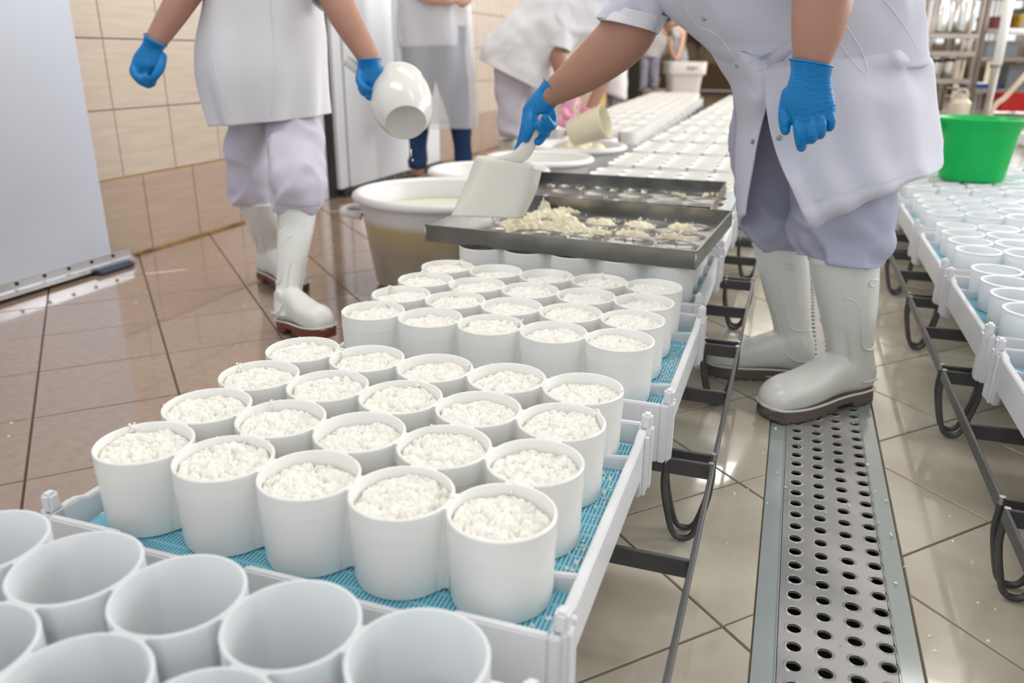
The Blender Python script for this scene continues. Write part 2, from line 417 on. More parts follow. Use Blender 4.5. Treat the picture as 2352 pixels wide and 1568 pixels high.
# dirty joint at the foot of the wall
mb = MB(); GF = mat('stained_joint', (.50, .30, .08), .5, col2=(.10, .05, .02), mscale=5); mb.box((-1.80, 1.0, 0), (-1.788, 10.95, .012)); tag(mb.build('baseboard_left', GF, bevel=.003), kind='structure')
mb = MB(); mb.box((-6.3, 20, 0), (2.9, 20.2, 3.5)); mb.box((2.9, 20, 0), (5.1, 20.2, 1.05)); mb.box((2.9, 20, 3.0), (5.1, 20.2, 3.5)); tag(mb.build('wall_back', BACKW), kind='structure')
mb = MB(); mb.box((-6.3, 19.97, 0), (5.1, 19.995, .62)); tag(mb.build('baseboard_back', DKW), kind='structure')
mb = MB(); mb.box((-6.5, 12.5, 0), (-6.3, 20.2, 3.5)); tag(mb.build('wall_side', BACKW), kind='structure')
mb = MB(); mb.box((-6.5, 12.3, 0), (-2.2, 12.5, 3.5)); tag(mb.build('wall_front', BACKW), kind='structure')

# right wall with two window openings
mb = MB()
mb.box((5.1, -1.6, 0), (5.3, 20.2, 1.0)); mb.box((5.1, -1.6, 3.2), (5.3, 20.2, 3.5))
for a, b in ((-1.6, 1.2), (7.2, 9.5), (13.5, 15), (19.5, 20.2)): mb.box((5.1, a, 1.0), (5.3, b, 3.2))
tag(mb.build('wall_right', WALLP), kind='structure')
FRM = mat('window_frame', (.8, .8, .8), .4); GLS = mat('window_glass', (1, 1, 1), .02, trans=1, alpha=.25)
for n, (a, b) in enumerate(((1.2, 7.2), (9.5, 13.5), (15, 19.5))):
    mb = MB(); k = int((b-a)/1.5)
    for i in range(k+1): y = a+(b-a)*i/k; mb.box((5.14, max(a, y-.03), 1.0), (5.2, min(b, y+.03), 3.2))
    mb.box((5.14, a, 1.0), (5.2, b, 1.06)); mb.box((5.14, a, 3.14), (5.2, b, 3.2)); mb.box((5.14, a, 2.0), (5.2, b, 2.05))
    wn = tag(mb.build('window_%d' % (n+1), FRM), kind='structure')
    for i in range(k):
        for z0, z1 in ((1.06, 2.0), (2.05, 3.14)): mb = MB(); mb.box((5.165, a+(b-a)*i/k+.03, z0), (5.171, a+(b-a)*(i+1)/k-.03, z1)); mb.build('pane', GLS, wn)
mb = MB()
for i in range(5): x = 2.93+.53*i; mb.box((x-.025, 20.05, 1.05), (x+.025, 20.1, 3.0))
mb.box((2.9, 20.05, 1.95), (5.1, 20.1, 2.0)); mb.box((2.9, 20.05, 1.05), (5.1, 20.1, 1.1)); wn = tag(mb.build('window_4', FRM), kind='structure')
for i in range(4):
    for z0, z1 in ((1.1, 1.95), (2.0, 3.0)): mb = MB(); mb.box((2.955+.53*i, 20.07, z0), (3.435+.53*i, 20.076, z1)); mb.build('pane', GLS, wn)
mb = MB(); mb.box((-6.5, -1.6, 3.5), (5.3, 20.2, 3.6)); CEIL = mat('ceiling_paint', (.75, .75, .74), .7); tag(mb.build('ceiling', CEIL), kind='structure')

# ---------------------------------------------------------------- sliding doors
dr = empty('sliding_door', (-1.72, 1.66, 0), 'white sliding cold-room door panel with an aluminium bottom rail, nearest on the tiled wall', 'door')
def part(mb, name, m, par, **kw):
    o = mb.build(name, m, None, **kw); world_child(o, par); return o
mb = MB(); mb.box((-1.775, -.6, .05), (-1.72, 1.66, 2.4)); part(mb, 'panel', PANEL, dr, bevel=.004)
mb = MB(); mb.prism([(-1.768, .015), (-1.70, .015), (-1.70, .03), (-1.716, .034), (-1.716, .062), (-1.768, .062)], -.6, 1.75, axis='y'); part(mb, 'bottom_rail', ALU, dr)
for k in range(12):
    y = 1.66-.105*k if k < 4 else 1.66-.315-.112*(k-3)
    mb = MB(); mb.lathe([(0, 0), (.007, 0), (.006, .004), (0, .005)], 10, (-1.716, y, .050), ax=(1, 0, 0)); part(mb, 'bolt', BLACK, dr)
mb = MB(); mb.prism([(-1.76, 0), (-1.68, 0), (-1.665, .01), (-1.69, .022), (-1.76, .022)], 1.55, 1.72, axis='y'); part(mb, 'bumper', BUMPER, dr, bevel=.004)
mb = MB(); mb.box((-1.80, 3.26, 0), (-1.765, 3.44, 2.5)); JM = mat('rusty_jamb', (.80, .80, .80), .4, mott=.12, mscale=5)
tag(mb.build('trim_3', JM, bevel=.004), kind='structure')
mb = MB(); mb.box((-1.765, 3.33, 0), (-1.75, 3.40, 2.5)); tag(mb.build('gap_shade_strip', BLACK), kind='structure')  # black strip stands in for the darkness of the gap beside the door
dr = empty('sliding_door', (-1.72, 4.1, 0), 'white sliding door panel standing behind the white tubs, behind the worker in the clear apron', 'door')
mb = MB(); mb.box((-1.765, 3.52, .045), (-1.72, 4.82, 2.4)); part(mb, 'panel', PANEL2, dr, bevel=.004)
mb = MB(); mb.box((-1.765, 3.41, .045), (-1.728, 3.50, 2.4)); part(mb, 'edge_profile', PANEL2, dr, bevel=.004)
mb = MB(); mb.box((-1.768, 3.42, .01), (-1.712, 4.84, .045)); part(mb, 'bottom_rail', mat('dark_rail', (.05, .05, .05), .4, .5), dr)
for k in range(10):
    mb = MB(); mb.lathe([(0, 0), (.006, 0), (.006, .004), (0, .005)], 8, (-1.712, 3.5+.14*k, .03), ax=(1, 0, 0)); part(mb, 'bolt', ALU, dr)

# ---------------------------------------------------------------- trays, mats, moulds, racks
MM, N, L, B, nt = nodemat('blue_mat')
geo = N.new('ShaderNodeNewGeometry'); br = N.new('ShaderNodeTexBrick')
mp = N.new('ShaderNodeMapping'); mp.inputs['Rotation'].default_value = (0, 0, PI/2); L.new(geo.outputs['Position'], mp.inputs[0]); L.new(mp.outputs[0], br.inputs[0])
br.offset = 0; br.inputs['Scale'].default_value = 1; br.inputs['Brick Width'].default_value = .024; br.inputs['Row Height'].default_value = .0052
br.inputs['Mortar Size'].default_value = .0020; br.inputs['Mortar Smooth'].default_value = .15
br.inputs['Color1'].default_value = (.02, .18, .30, 1); br.inputs['Color2'].default_value = (.02, .20, .33, 1); br.inputs['Mortar'].default_value = (.30, .72, .88, 1)
L.new(br.outputs[0], B.inputs['Base Color']); B.inputs['Roughness'].default_value = .35
bp = N.new('ShaderNodeBump'); bp.inputs['Strength'].default_value = .6; bp.inputs['Distance'].default_value = .001; L.new(br.outputs['Fac'], bp.inputs['Height']); L.new(bp.outputs[0], B.inputs['Normal'])

TW, TL, TH = .332, .260, .104      # half width, half length, wall height
def tray_meshes():
    out = []
    mb = MB(); mb.box((-TW+.008, -TL+.008, .058), (TW-.008, TL-.008, .0655))
    out.append(('base', mb, .0015))
    for s in (-1, 1):              # side walls: level top, dropping a little at the posts
        x0, x1 = (TW-.013, TW) if s > 0 else (-TW, -TW+.013)
        mb = MB(); t = TH
        mb.prism([(-TL, 0), (-TL+.055, 0), (-TL+.066, .034), (TL-.066, .034), (TL-.055, 0), (TL, 0), (TL, t), (TL-.05, t), (TL-.065, t-.006), (-TL+.065, t-.006), (-TL+.05, t), (-TL, t)], x0, x1, axis='x')
        out.append(('side_wall', mb, .002))
        for e in (-1, 1):           # bracing ribs on the outside near the corners
            for k in range(3):
                mb = MB(); yy = e*(TL-.012-.016*k); mb.prism([(yy-.004, .001), (yy+.004, .001), (yy+.004, t-.004), (yy-.004, t-.004)], s*TW if s > 0 else -TW-.006, s*TW+.006 if s > 0 else -TW, axis='x')
                out.append(('rib', mb, .001))
    for s in (-1, 1):              # end walls: high at the corners and in the middle, low between
        y0, y1 = (TL-.011, TL) if s > 0 else (-TL, -TL+.011)
        h, l = TH+.0, TH-.016
        pr_ = [(-TW+.012, 0), (TW-.012, 0), (TW-.012, h), (TW-.115, h), (TW-.125, l), (.095, l), (.085, h-.006), (-.035, h-.006), (-.045, l), (-TW+.125, l), (-TW+.115, h), (-TW+.012, h)]
        mb = MB(); mb.prism(pr_, y0, y1, axis='y'); out.append(('end_wall', mb, .0022))
    for sx in (-1, 1):
        for sy in (-1, 1):
            mb = MB(); c = (sx*(TW-.002), sy*(TL-.018)); a = .011
            mb.box((c[0]-a, c[1]-a, .0), (c[0]+a, c[1]+a, TH+.004)); mb.box((c[0]-.008, c[1]-.009, TH), (c[0]+.008, c[1]+.009, TH+.024))
            out.append(('corner_post', mb, .004))
    for s in (-1, 1):
        for y in (-.138, .158):
            mb = MB(); xw = s*(TW-.012); xi = s*(TW-.062)
            mb.prism([(xw, .068), (xi, .068), (xi, .080), (xi+s*.006, .088), (xw, .094)], y-.005, y+.005, axis='y'); out.append(('support_fin', mb, .002))
    return out
_tm = None
def make_tray(x, y, label, group, z=.162, rz=0):
    global _tm
    t = empty('drainage_tray', (x, y, z), label, 'tray', group, rz)
    if _tm is None:
        _tm = []
        for n, mb, bv in tray_meshes():
            o = mb.build(n, HDPE2, t, bevel=bv, seg=2); autosmooth(o, .5); _tm.append((n, o.data))
    else:
        for n, me in _tm: o = bpy.data.objects.new(n, me); COL.objects.link(o); o.parent = t
    return t
_mat = None
def make_mat(x, y, label, group, z=.2292):
    global _mat
    if _mat is None:
        mb = MB(); mb.box((-TW+.02, -TL+.018, 0), (TW-.02, TL-.018, .004)); o = mb.build('drainage_mat', MM, bevel=.001); _mat = o.data
    else: o = bpy.data.objects.new('drainage_mat', _mat); COL.objects.link(o)
    o.location = (x, y, z); return tag(o, label, 'mat', group)
PX, PY = .1200, .1195
_cup = {}
def cup_mesh(h, ro, rb, n, lip, m=None):
    key = (h, ro, n, m.name)
    if key in _cup: return _cup[key]
    t = .0044
    prof = [(0, 0), (rb-.004, 0), (rb-.001, .0012), (rb, .005), (rb+(ro-rb)*.72, h*.74), (rb+(ro-rb)*.72+.0007, h*.742), (ro-.0004, h-.004), (ro, h-.0015), (ro-.0012, h), (ro-t+.001, h), (ro-t, h-.0015), (rb-t, .006), (rb-t-.004, .004), (0, .004)]
    if lip: prof[6:9] = [(ro-.002, h-.008), (ro+.002, h-.002), (ro+.0008, h)]
    mb = MB(); mb.lathe(prof, n); o = mb.build('cup', m, None); autosmooth(o, .6); me = o.data; bpy.data.objects.remove(o); _cup[key] = me; return me
_web = {}
def web_mesh(h, horiz0, m=None):
    """the fused neck between two neighbouring cups"""
    key = (horiz0, m.name); horiz = horiz0
    if key in _web: return _web[key]
    R = .0605; P = PX if horiz else PY; pts = []; wmax = .0270
    for k in range(7):                       # arc on the first cup, inside its wall
        a = -math.asin(wmax/R)+2*math.asin(wmax/R)*k/6; pts.append((-P/2+math.cos(a)*(R-.002), math.sin(a)*(R-.002)))
    left = pts; right = [(-x, y) for x, y in reversed(pts)]
    # concave ends
    e_ = P/2-math.cos(math.asin(wmax/R))*(R-.002); top = [(x, wmax*.985-.0100*(1-(x/e_)**2)) for x in (-e_*.7, -e_*.35, 0, e_*.35, e_*.7)]; bot = [(x, -(wmax*.985-.0100*(1-(x/e_)**2))) for x in (e_*.7, e_*.35, 0, -e_*.35, -e_*.7)]
    poly = left+top+right+bot
    if not horiz: poly = [(-y, x) for x, y in poly]
    mb = MB(); mb.prism(poly, .002, h-.0005); o = mb.build('web', m, None, bevel=0); autosmooth(o, .6); me = o.data; bpy.data.objects.remove(o); _web[key] = me; return me
def make_block(x, y, label, group, h=.1055, ro=.0600, rb=.0578, seg=28, web=False, z=.2345, nx=5, ny=4, jitter=0, m=HDPE):
    b = empty('mould_block', (x, y, z), label, 'mould', group)
    me = cup_mesh(h, ro, rb, seg, ro < .059, m)
    for r in range(ny):
        for c in range(nx):
            o = bpy.data.objects.new('cup', me); COL.objects.link(o); o.parent = b
            o.location = ((c-(nx-1)/2)*PX+random.uniform(-jitter, jitter), (r-(ny-1)/2)*PY+random.uniform(-jitter, jitter), 0)
            if web and c < nx-1: q = bpy.data.objects.new('web', web_mesh(h, True, m)); COL.objects.link(q); q.parent = b; q.location = ((c+.5-(nx-1)/2)*PX, (r-(ny-1)/2)*PY, 0)
            if web and r < ny-1: q = bpy.data.objects.new('web', web_mesh(h, False, m)); COL.objects.link(q); q.parent = b; q.location = ((c-(nx-1)/2)*PX, (r+.5-(ny-1)/2)*PY, 0)
    return b
# racks of welded flat bar on hoop legs
def make_rack(y0, xl, xr, label, group, per=.605):
    k = empty('rack', ((xl+xr)/2, y0+per/2, 0), label, 'rack', group); L_ = per-.035; hx = (xr-xl)/2; zt = .160
    def P(n, mb, m=DSTEEL, bv=.0012): o = mb.build(n, m, k, bevel=bv); return o
    for s in (-1, 1):
        mb = MB(); mb.box((s*hx-.0035, -L_/2, zt-.022), (s*hx+.0035, L_/2, zt)); P('rail', mb)
    for yy in (-L_/2, 0, L_/2):
        mb = MB(); mb.box((-hx+.004, yy-.0035, zt-.030), (hx-.004, yy+.0035, zt-.001)); P('crossbar', mb)
    for s in (-1, 1):
        for yy in (-L_/2, L_/2):
            a = s*(hx-.002); b = s*(hx-.078)
            pts = [(a, yy, zt-.012), (a, yy, zt-.062), (a-s*.014, yy, .035), (a-s*.024, yy, .012), ((a+b)/2, yy, .0066), (b+s*.024, yy, .012), (b+s*.014, yy, .035), (b, yy, zt-.062), (b, yy, zt-.012)]
            R = cr(pts, 26); mb = MB(); mb.tube([tuple(p) for p in R], .0056, n=8); o = P('leg', mb, bv=0); autosmooth(o, .8)
            mb = MB(); mb.tube([(b, yy-s*0, zt-.024), (b, yy, zt+.001)], .0042, n=8); P('weld_pin', mb, WELD, 0)
            mb = MB(); mb.tube([(a, yy, zt-.02), (a, yy, zt+.001)], .0052, n=8); P('weld_pin', mb, WELD, 0)
    return k

def pos_words(i): return ORD[i]
MX = .2483                      # centre of the middle line in x
def my(k): return .1793+.588*k     # centre of block k
NB = 17
for k in range(-1, NB):
    x = MX-.0045+(.008 if k >= 1 else 0)+(.008 if k == -1 else 0); y = my(k)
    G = 'moulds along the middle line'
    desc = {-1: 'empty white mould block of fused round cups, nearest of all', 0: 'nearest white mould block of twenty cups heaped with curd',
            1: 'second white mould block of curd-filled cups, in front of the steel sieve tray', 2: 'white mould block under the front steel sieve tray',
            3: 'white mould block under the rear steel sieve tray'}.get(k, 'white mould block in the middle line, %s behind the steel sieve trays' % ORD[min(k-4, 19)])
    near = k <= 2
    make_block(x, y, desc, G, ro=.0604, seg=64 if k <= 1 else (32 if k < 6 else 16), web=k <= 2, m=HDPE if k == -1 else HDPEF)
    td = {-1: 'white drainage tray under the empty nearest mould block', 0: 'white drainage tray with notched end walls under the nearest curd-filled moulds', 1: 'white dripping drainage tray under the second curd-filled mould block'}.get(k, 'white drainage tray in the middle line, %s tray beyond the curd-filled ones' % ORD[max(0, k-2)])
    make_tray(MX-.004+(.018 if k == 1 else 0), y-.010, td, 'trays of the middle line')
    make_mat(MX-.004+(.018 if k == 1 else 0), y-.010, {-1: 'blue slotted mat under the empty nearest mould block', 0: 'bright blue slotted drainage mat dusted with crumbs under the nearest filled moulds', 1: 'blue slotted mat under the second filled mould block'}.get(k, 'blue slotted drainage mat in the middle line, %s beyond the filled moulds' % ORD[max(0, k-2)]), 'mats of the middle line')
for k in range(-1, 12):
    make_rack(.546-.605+.605*k, -.088, .672, 'dark welded steel rack on hoop legs under the middle line, %s from the front' % ORD[k+1], 'racks of the middle line')
# right line: shorter separate cups
RX = 1.497
def ry(k): return .755+.585*k
for k in range(-2, 9):
    far = k >= 5
    s = 28 if k < 4 else 16
    make_block(RX, ry(k), 'white block of short empty flared cups in the line at right, %s from the front' % ORD[k+2], 'moulds along the line at right', h=.072, ro=.0565, rb=.0535, seg=40 if k < 2 else s, jitter=.001)
    make_tray(RX, ry(k)-.006, 'white drainage tray of the line at right, %s from the front' % ORD[k+2], 'trays of the line at right')
    make_mat(RX, ry(k)-.006, 'blue slotted mat of the line at right, %s from the front' % ORD[k+2], 'mats of the line at right')
    make_rack(.555+.60*k-.0, 1.108, 1.93, 'dark welded steel rack on hoop legs in the line at right, %s from the front' % ORD[k+2], 'racks of the line at right', per=.60)
# left far line
for k in range(10):
    y = 4.72+.59*k; x = -.50-.028*k
    make_block(x, y, 'white mould block in the far line beyond the round tubs, %s from the tubs' % ORD[k], 'moulds of the far line', seg=16, m=HDPEF)
    make_tray(x, y, 'white drainage tray in the far line beyond the round tubs, %s from the tubs' % ORD[k], 'trays of the far line')
    make_rack(4.42+.6*k, x-.37, x+.36, 'dark steel rack in the far line beyond the round tubs, %s from the tubs' % ORD[k], 'racks of the far line')

# ---------------------------------------------------------------- curd in the moulds
def curd_height(n, R, rmin, rmax, seed, tilt=.5, zj=.006):
    rs = np.random.RandomState(seed)
    a = rs.rand(n)*2*PI; d = np.sqrt(rs.rand(n))*R*1.05; c = np.stack([np.cos(a)*d, np.sin(a)*d], 1)
    r = rmin+(rmax-rmin)*rs.rand(n)**2; z = rs.rand(n)*zj; t = (rs.rand(n, 2)-.5)*2*tilt
    def f(x, y):
        dx = x[..., None]-c[:, 0]; dy = y[..., None]-c[:, 1]; q = (dx**2+dy**2)
        e = (np.sqrt(q)/r)
        return (z+r*.42+t[:, 0]*dx+t[:, 1]*dy-r*.6*e**4).max(-1)
    return f
def curd_disc(seed, R=.0553, na=170, nr=62, mound=.0045):
    f = curd_height(230, R, .0028, .0085, seed, tilt=.75, zj=.0045); f2 = curd_height(520, R, .0014, .0034, seed+50, tilt=.9, zj=.0045)
    rr = R*(np.arange(nr+1)/nr)**.75; th = 2*PI*np.arange(na)/na
    X = rr[:, None]*np.cos(th); Y = rr[:, None]*np.sin(th)
    H = np.maximum(f(X, Y), f2(X, Y)+.0017)
    rs = np.random.RandomState(seed+9); ph = rs.rand()*6.28
    H = H+mound*(1-(rr[:, None]/R)**2)+.004*np.cos(th+ph)[None]*(rr[:, None]/R)+.0012*np.sin(5*th+ph)[None]*(rr[:, None]/R)
    H = H-.006*np.clip((rr[:, None]/R-.9)/.1, 0, 1)**2
    V = np.stack([X, Y, H], -1).reshape(-1, 3).tolist(); F = []
    for i in range(nr):
        for k in range(na): F.append((i*na+k, i*na+(k+1) % na, (i+1)*na+(k+1) % na, (i+1)*na+k))
    base = len(V); V += [(R*math.cos(t)*.995, R*math.sin(t)*.995, -.02) for t in th]
    for k in range(na): F.append((nr*na+k, nr*na+(k+1) % na, base+(k+1) % na, base+k))
    me = bpy.data.meshes.new('curd'); me.from_pydata(V, [], F); bm = bmesh.new(); bm.from_mesh(me); bmesh.ops.remove_doubles(bm, verts=bm.verts, dist=1e-6); bmesh.ops.recalc_face_normals(bm, faces=bm.faces); bm.to_mesh(me); bm.free()
    me.materials.append(CURD); me.polygons.foreach_set('use_smooth', [True]*len(me.polygons)); return me
CM = [curd_disc(s) for s in range(7)]
SEAML = mat('seam_line', (.72, .66, .46), .6)
mb = MB(); mb.lathe([(.0597+.0006*math.cos(a), .0006*math.sin(a)) for a in np.linspace(0, 2*PI, 7)[:-1]], 64, closed=True); _o = mb.build('seam_line', SEAML, smooth=True); SLM = _o.data; bpy.data.objects.remove(_o)
for o_ in [o for o in bpy.data.objects if o.name.startswith('cup') and o.parent and len(o.data.vertices) > 800 and o.data.materials[0] == HDPEF]:
    q = bpy.data.objects.new('seam_line', SLM); COL.objects.link(q); q.parent = o_; q.location = (0, 0, .0775)
rowname = ['front row', 'second row', 'third row', 'back row']; colname = ['first', 'second', 'third', 'fourth', 'fifth']
for k in (0, 1):
    x = MX-.0045+(.008 if k >= 1 else 0)
    for r in range(4):
        for c in range(5):
            o = bpy.data.objects.new('curd_portion', random.choice(CM)); COL.objects.link(o)
            o.location = (x+(c-2)*PX, my(k)+(r-1.5)*PY, .340-.0185+random.uniform(-.0015, .0015)); o.rotation_euler = (0, 0, random.uniform(0, 6.28))
            tag(o, 'curd in the %s, %s cup from the left, of the %s filled block' % (rowname[r], colname[c], 'nearest' if k == 0 else 'second'), 'curd', 'curd portions in the moulds')
# crumbs: nobody could count them
def crumb(mb, p, s, rnd):
    bm = bmesh.new(); bmesh.ops.create_icosphere(bm, subdivisions=1, radius=1)
    M3 = Matrix.Rotation(rnd.random()*6, 3, Vector((rnd.random()-.5, rnd.random()-.5, rnd.random())).normalized())
    sc = Vector((s*rnd.uniform(.6, 1.5), s*rnd.uniform(.5, 1.1), s*rnd.uniform(.35, .7)))
    vs = []
    for v in bm.verts:
        q = v.co*rnd.uniform(.75, 1.2); q = M3 @ Vector((q.x*sc.x, q.y*sc.y, q.z*sc.z)); vs.append((p[0]+q.x, p[1]+q.y, p[2]+abs(q.z)*1.0 if False else p[2]+q.z))
    mb.add(vs, [[v.index for v in f.verts] for f in bm.faces]); bm.free()
rnd = random.Random(3)
mb = MB()
for k in (0, 1):                    # on the mats along the open strips beside the cups
    cx_, cy_ = MX-.004+(.018 if k else 0), my(k)-.010
    for i in range(90):
        side = rnd.random()
        if side < .7: px_, py_ = cx_+.292+rnd.uniform(-.006, .016), cy_+rnd.uniform(-.235, .235)
        elif side < .85: px_, py_ = cx_-.302+rnd.uniform(-.006, .008), cy_+rnd.uniform(-.235, .235)
        else: px_, py_ = cx_+rnd.uniform(-.3, .3), cy_-.238+rnd.uniform(-.006, .006)
        crumb(mb, (px_, py_, .2342), rnd.uniform(.0012, .0038), rnd)
tag(mb.build('crumbs', CURD, smooth=False, fix=False), 'small white curd crumbs scattered over the blue mats beside the filled moulds', 'crumbs', kind='stuff')
mb = MB()
for k in (0, 1):
    x = MX-.0045+(.008 if k else 0)
    for r in range(4):
        for c in range(5):
            cx_, cy_ = x+(c-2)*PX, my(k)+(r-1.5)*PY
            for i in range(6):
                a = rnd.uniform(0, 6.28); crumb(mb, (cx_+.0585*math.cos(a), cy_+.0585*math.sin(a), .3405), rnd.uniform(.0008, .002), rnd)
            for i in range(3):
                a = rnd.uniform(-2.4, -.3); zz = rnd.uniform(.25, .33); crumb(mb, (cx_+.0603*math.cos(a), cy_+.0603*math.sin(a), zz), rnd.uniform(.0005, .0012), rnd)
            if rnd.random() < .6:           # curd climbing over the rim
                a = rnd.uniform(0, 3.14)
                for j in range(9): crumb(mb, (cx_+(.0535+.0006*j)*math.cos(a+rnd.uniform(-.09, .09)), cy_+(.0535+.0006*j)*math.sin(a+rnd.uniform(-.09, .09)), .330+.0015*j), rnd.uniform(.002, .0038), rnd)
tag(mb.build('crumbs', CURD, smooth=False, fix=False), 'curd specks stuck on the rims and sides of the filled mould cups', 'crumbs', kind='stuff')
mb = MB()
for i in range(70):
    px_, py_ = rnd.uniform(.68, 1.12), rnd.uniform(-.05, 1.3)
    crumb(mb, (px_, py_, .0006), rnd.uniform(.0012, .004), rnd)
for i in range(26):
    px_, py_ = rnd.uniform(-1.3, -.2), rnd.uniform(.2, 1.6); crumb(mb, (px_, py_, .0006), rnd.uniform(.0012, .004), rnd)
tag(mb.build('crumbs', CURD, smooth=False, fix=False), 'stray curd flakes lying on the wet floor tiles', 'crumbs', kind='stuff')

# ---------------------------------------------------------------- steel sieve trays with curd
def sieve(x, y, hx, hy, rz, label, cups, z=.3415, h=.043):
    t = empty('sieve_tray', (x, y, z), label, 'sieve tray', 'steel sieve trays', rz)
    inv = Matrix.Rotation(-rz, 2); nx, ny = 120, 96; V = []; F = []
    cc = [inv @ (Vector(c)-Vector((x, y))) for c in cups]
    for j in range(ny+1):
        for i in range(nx+1):
            X = -hx+2*hx*i/nx; Y = -hy+2*hy*j/ny
            d = min(((X-c.x)**2+(Y-c.y)**2)**.5 for c in cc)
            V.append((X, Y, .0105-.010*max(0, 1-(d/.056)**2)**.7))
    for j in range(ny):
        for i in range(nx): F.append((j*(nx+1)+i, j*(nx+1)+i+1, (j+1)*(nx+1)+i+1, (j+1)*(nx+1)+i))
    mb = MB(); mb.add(V, F); mb.build('dimpled_base', STEEL, t, smooth=True, fix=False)
    w_ = .0018
    for s in (-1, 1):
        mb = MB(); mb.box((-hx, s*hy-w_, 0), (hx, s*hy+w_, h)); mb.box((-hx, s*hy-.0028, h-.002), (hx, s*hy+.0028, h+.001)); mb.build('end_wall', STEEL, t)
        mb = MB(); mb.box((s*hx-w_, -hy, 0), (s*hx+w_, hy, h)); mb.box((s*hx-.0028, -hy, h-.002), (s*hx+.0028, hy, h+.001)); mb.build('side_wall', STEEL, t)
    for sx in (-1, 1):
        for sy in (-1, 1): mb = MB(); mb.tube([(sx*hx, sy*hy, 0), (sx*hx, sy*hy, h)], .0026, n=8); mb.build('corner_weld', WELD, t, smooth=True)
    return t
def cupxy(k): return [(MX+.0035+(c-2)*PX, my(k)+(r-1.5)*PY) for r in range(4) for c in range(5)]
sieve(.228, 1.405, .350, .272, math.radians(-4), 'front steel sieve tray with scattered curd under the white scoop', cupxy(2))
sieve(.188, 1.955, .345, .262, 0, 'rear steel sieve tray, almost empty, behind the one with the curd', cupxy(3))
def onz(x, y, z):
    r = FW + R2*((x-1176)/FPX) - U2*((y-784)/FPX); return CAM + r*((z-CAM.z)/r.z)
def heap(px_, py_, rx, ry_, hgt, seed, label, z=.3500, m=CURD2, n=70, rz=0):
    f = curd_height(260, 1.1, .06, .17, seed, tilt=.9, zj=.14)
    na, nr = 120, 40; V = []; F = []
    rs = random.Random(seed); ph = rs.random()*6
    for i in range(nr+1):
        for k in range(na):
            th = 2*PI*k/na; r = (i/nr); e = 1+.18*math.sin(3*th+ph)+.10*math.sin(7*th+2*ph)+.05*math.sin(13*th)
            x, y = r*e*math.cos(th), r*e*math.sin(th)
            V.append([x, y, r])
    A = np.array(V); H = f(A[:, 0], A[:, 1]); env = np.clip(1-A[:, 2]**2.6, 0, 1)
    Vv = [(a[0]*rx, a[1]*ry_, (max(0, h)*.07*min(1.6, hgt/.016)+hgt*.32)*e-.006*(1-e)-.001) for a, h, e in zip(A, H, env)]
    for i in range(nr):
        for k in range(na): F.append((i*na+k, i*na+(k+1) % na, (i+1)*na+(k+1) % na, (i+1)*na+k))
    me = bpy.data.meshes.new('curd_heap'); me.from_pydata(Vv, [], F); bm = bmesh.new(); bm.from_mesh(me); bmesh.ops.remove_doubles(bm, verts=bm.verts, dist=1e-6); bmesh.ops.recalc_face_normals(bm, faces=bm.faces); bm.to_mesh(me); bm.free()
    o = mk('curd_heap', me, m); p = onz(px_, py_, z); o.location = (p.x, p.y, z); o.rotation_euler = (0, 0, rz)
    return tag(o, label, 'curd', 'curd left in the steel sieve trays')
heap(1205, 520, .085, .055, .028, 1, 'widest curd heap in the front sieve tray, right under the scoop')
heap(1300, 528, .075, .050, .024, 2, 'curd heap in the front sieve tray, joined to the right of the widest heap')
heap(1265, 496, .075, .035, .018, 3, 'long thin curd heap behind the widest one in the front sieve tray')
heap(1250, 482, .022, .018, .030, 4, 'small upright curd lump against the back wall of the front sieve tray')
heap(1300, 488, .045, .014, .014, 14, 'low curd strip along the back wall of the front sieve tray')
heap(1382, 513, .048, .040, .013, 5, 'round flat curd patch, first of three in the back row of the front sieve tray')
heap(1468, 518, .046, .038, .012, 6, 'round flat curd patch, middle of three in the back row of the front sieve tray')
heap(1562, 523, .046, .038, .012, 7, 'round flat curd patch, last in the back row of the front sieve tray')
heap(1375, 536, .040, .036, .013, 8, 'round flat curd patch in the front row of the front sieve tray, beside the heap')
heap(1450, 539, .052, .038, .013, 9, 'round flat curd patch, middle of the front row of the front sieve tray')
heap(1545, 548, .052, .038, .013, 10, 'round flat curd patch at the front corner of the front sieve tray')
mb = MB()
for (a, b, n_) in ((1265, 425, 7), (1290, 428, 4), (1332, 432, 6), (1410, 437, 8), (1442, 440, 5), (1478, 440, 8), (1550, 444, 6), (1565, 448, 10), (1622, 447, 14), (1640, 446, 8), (1390, 452, 3)):
    for i in range(n_):
        p = onz(a+rnd.uniform(-8, 8), b+rnd.uniform(-3, 3), .354); crumb(mb, (p.x, p.y, .354), rnd.uniform(.003, .007), rnd)
for i in range(170):
    p = onz(rnd.uniform(1130, 1600), rnd.uniform(488, 556), .3535)
    if -.08 < p.x < .53 and 1.20 < p.y < 1.62: crumb(mb, (p.x, p.y, .3535), rnd.uniform(.002, .0055), rnd)
tag(mb.build('crumbs', CURD2, smooth=False, fix=False), 'loose curd crumbs strewn in the two steel sieve trays', 'crumbs', kind='stuff')

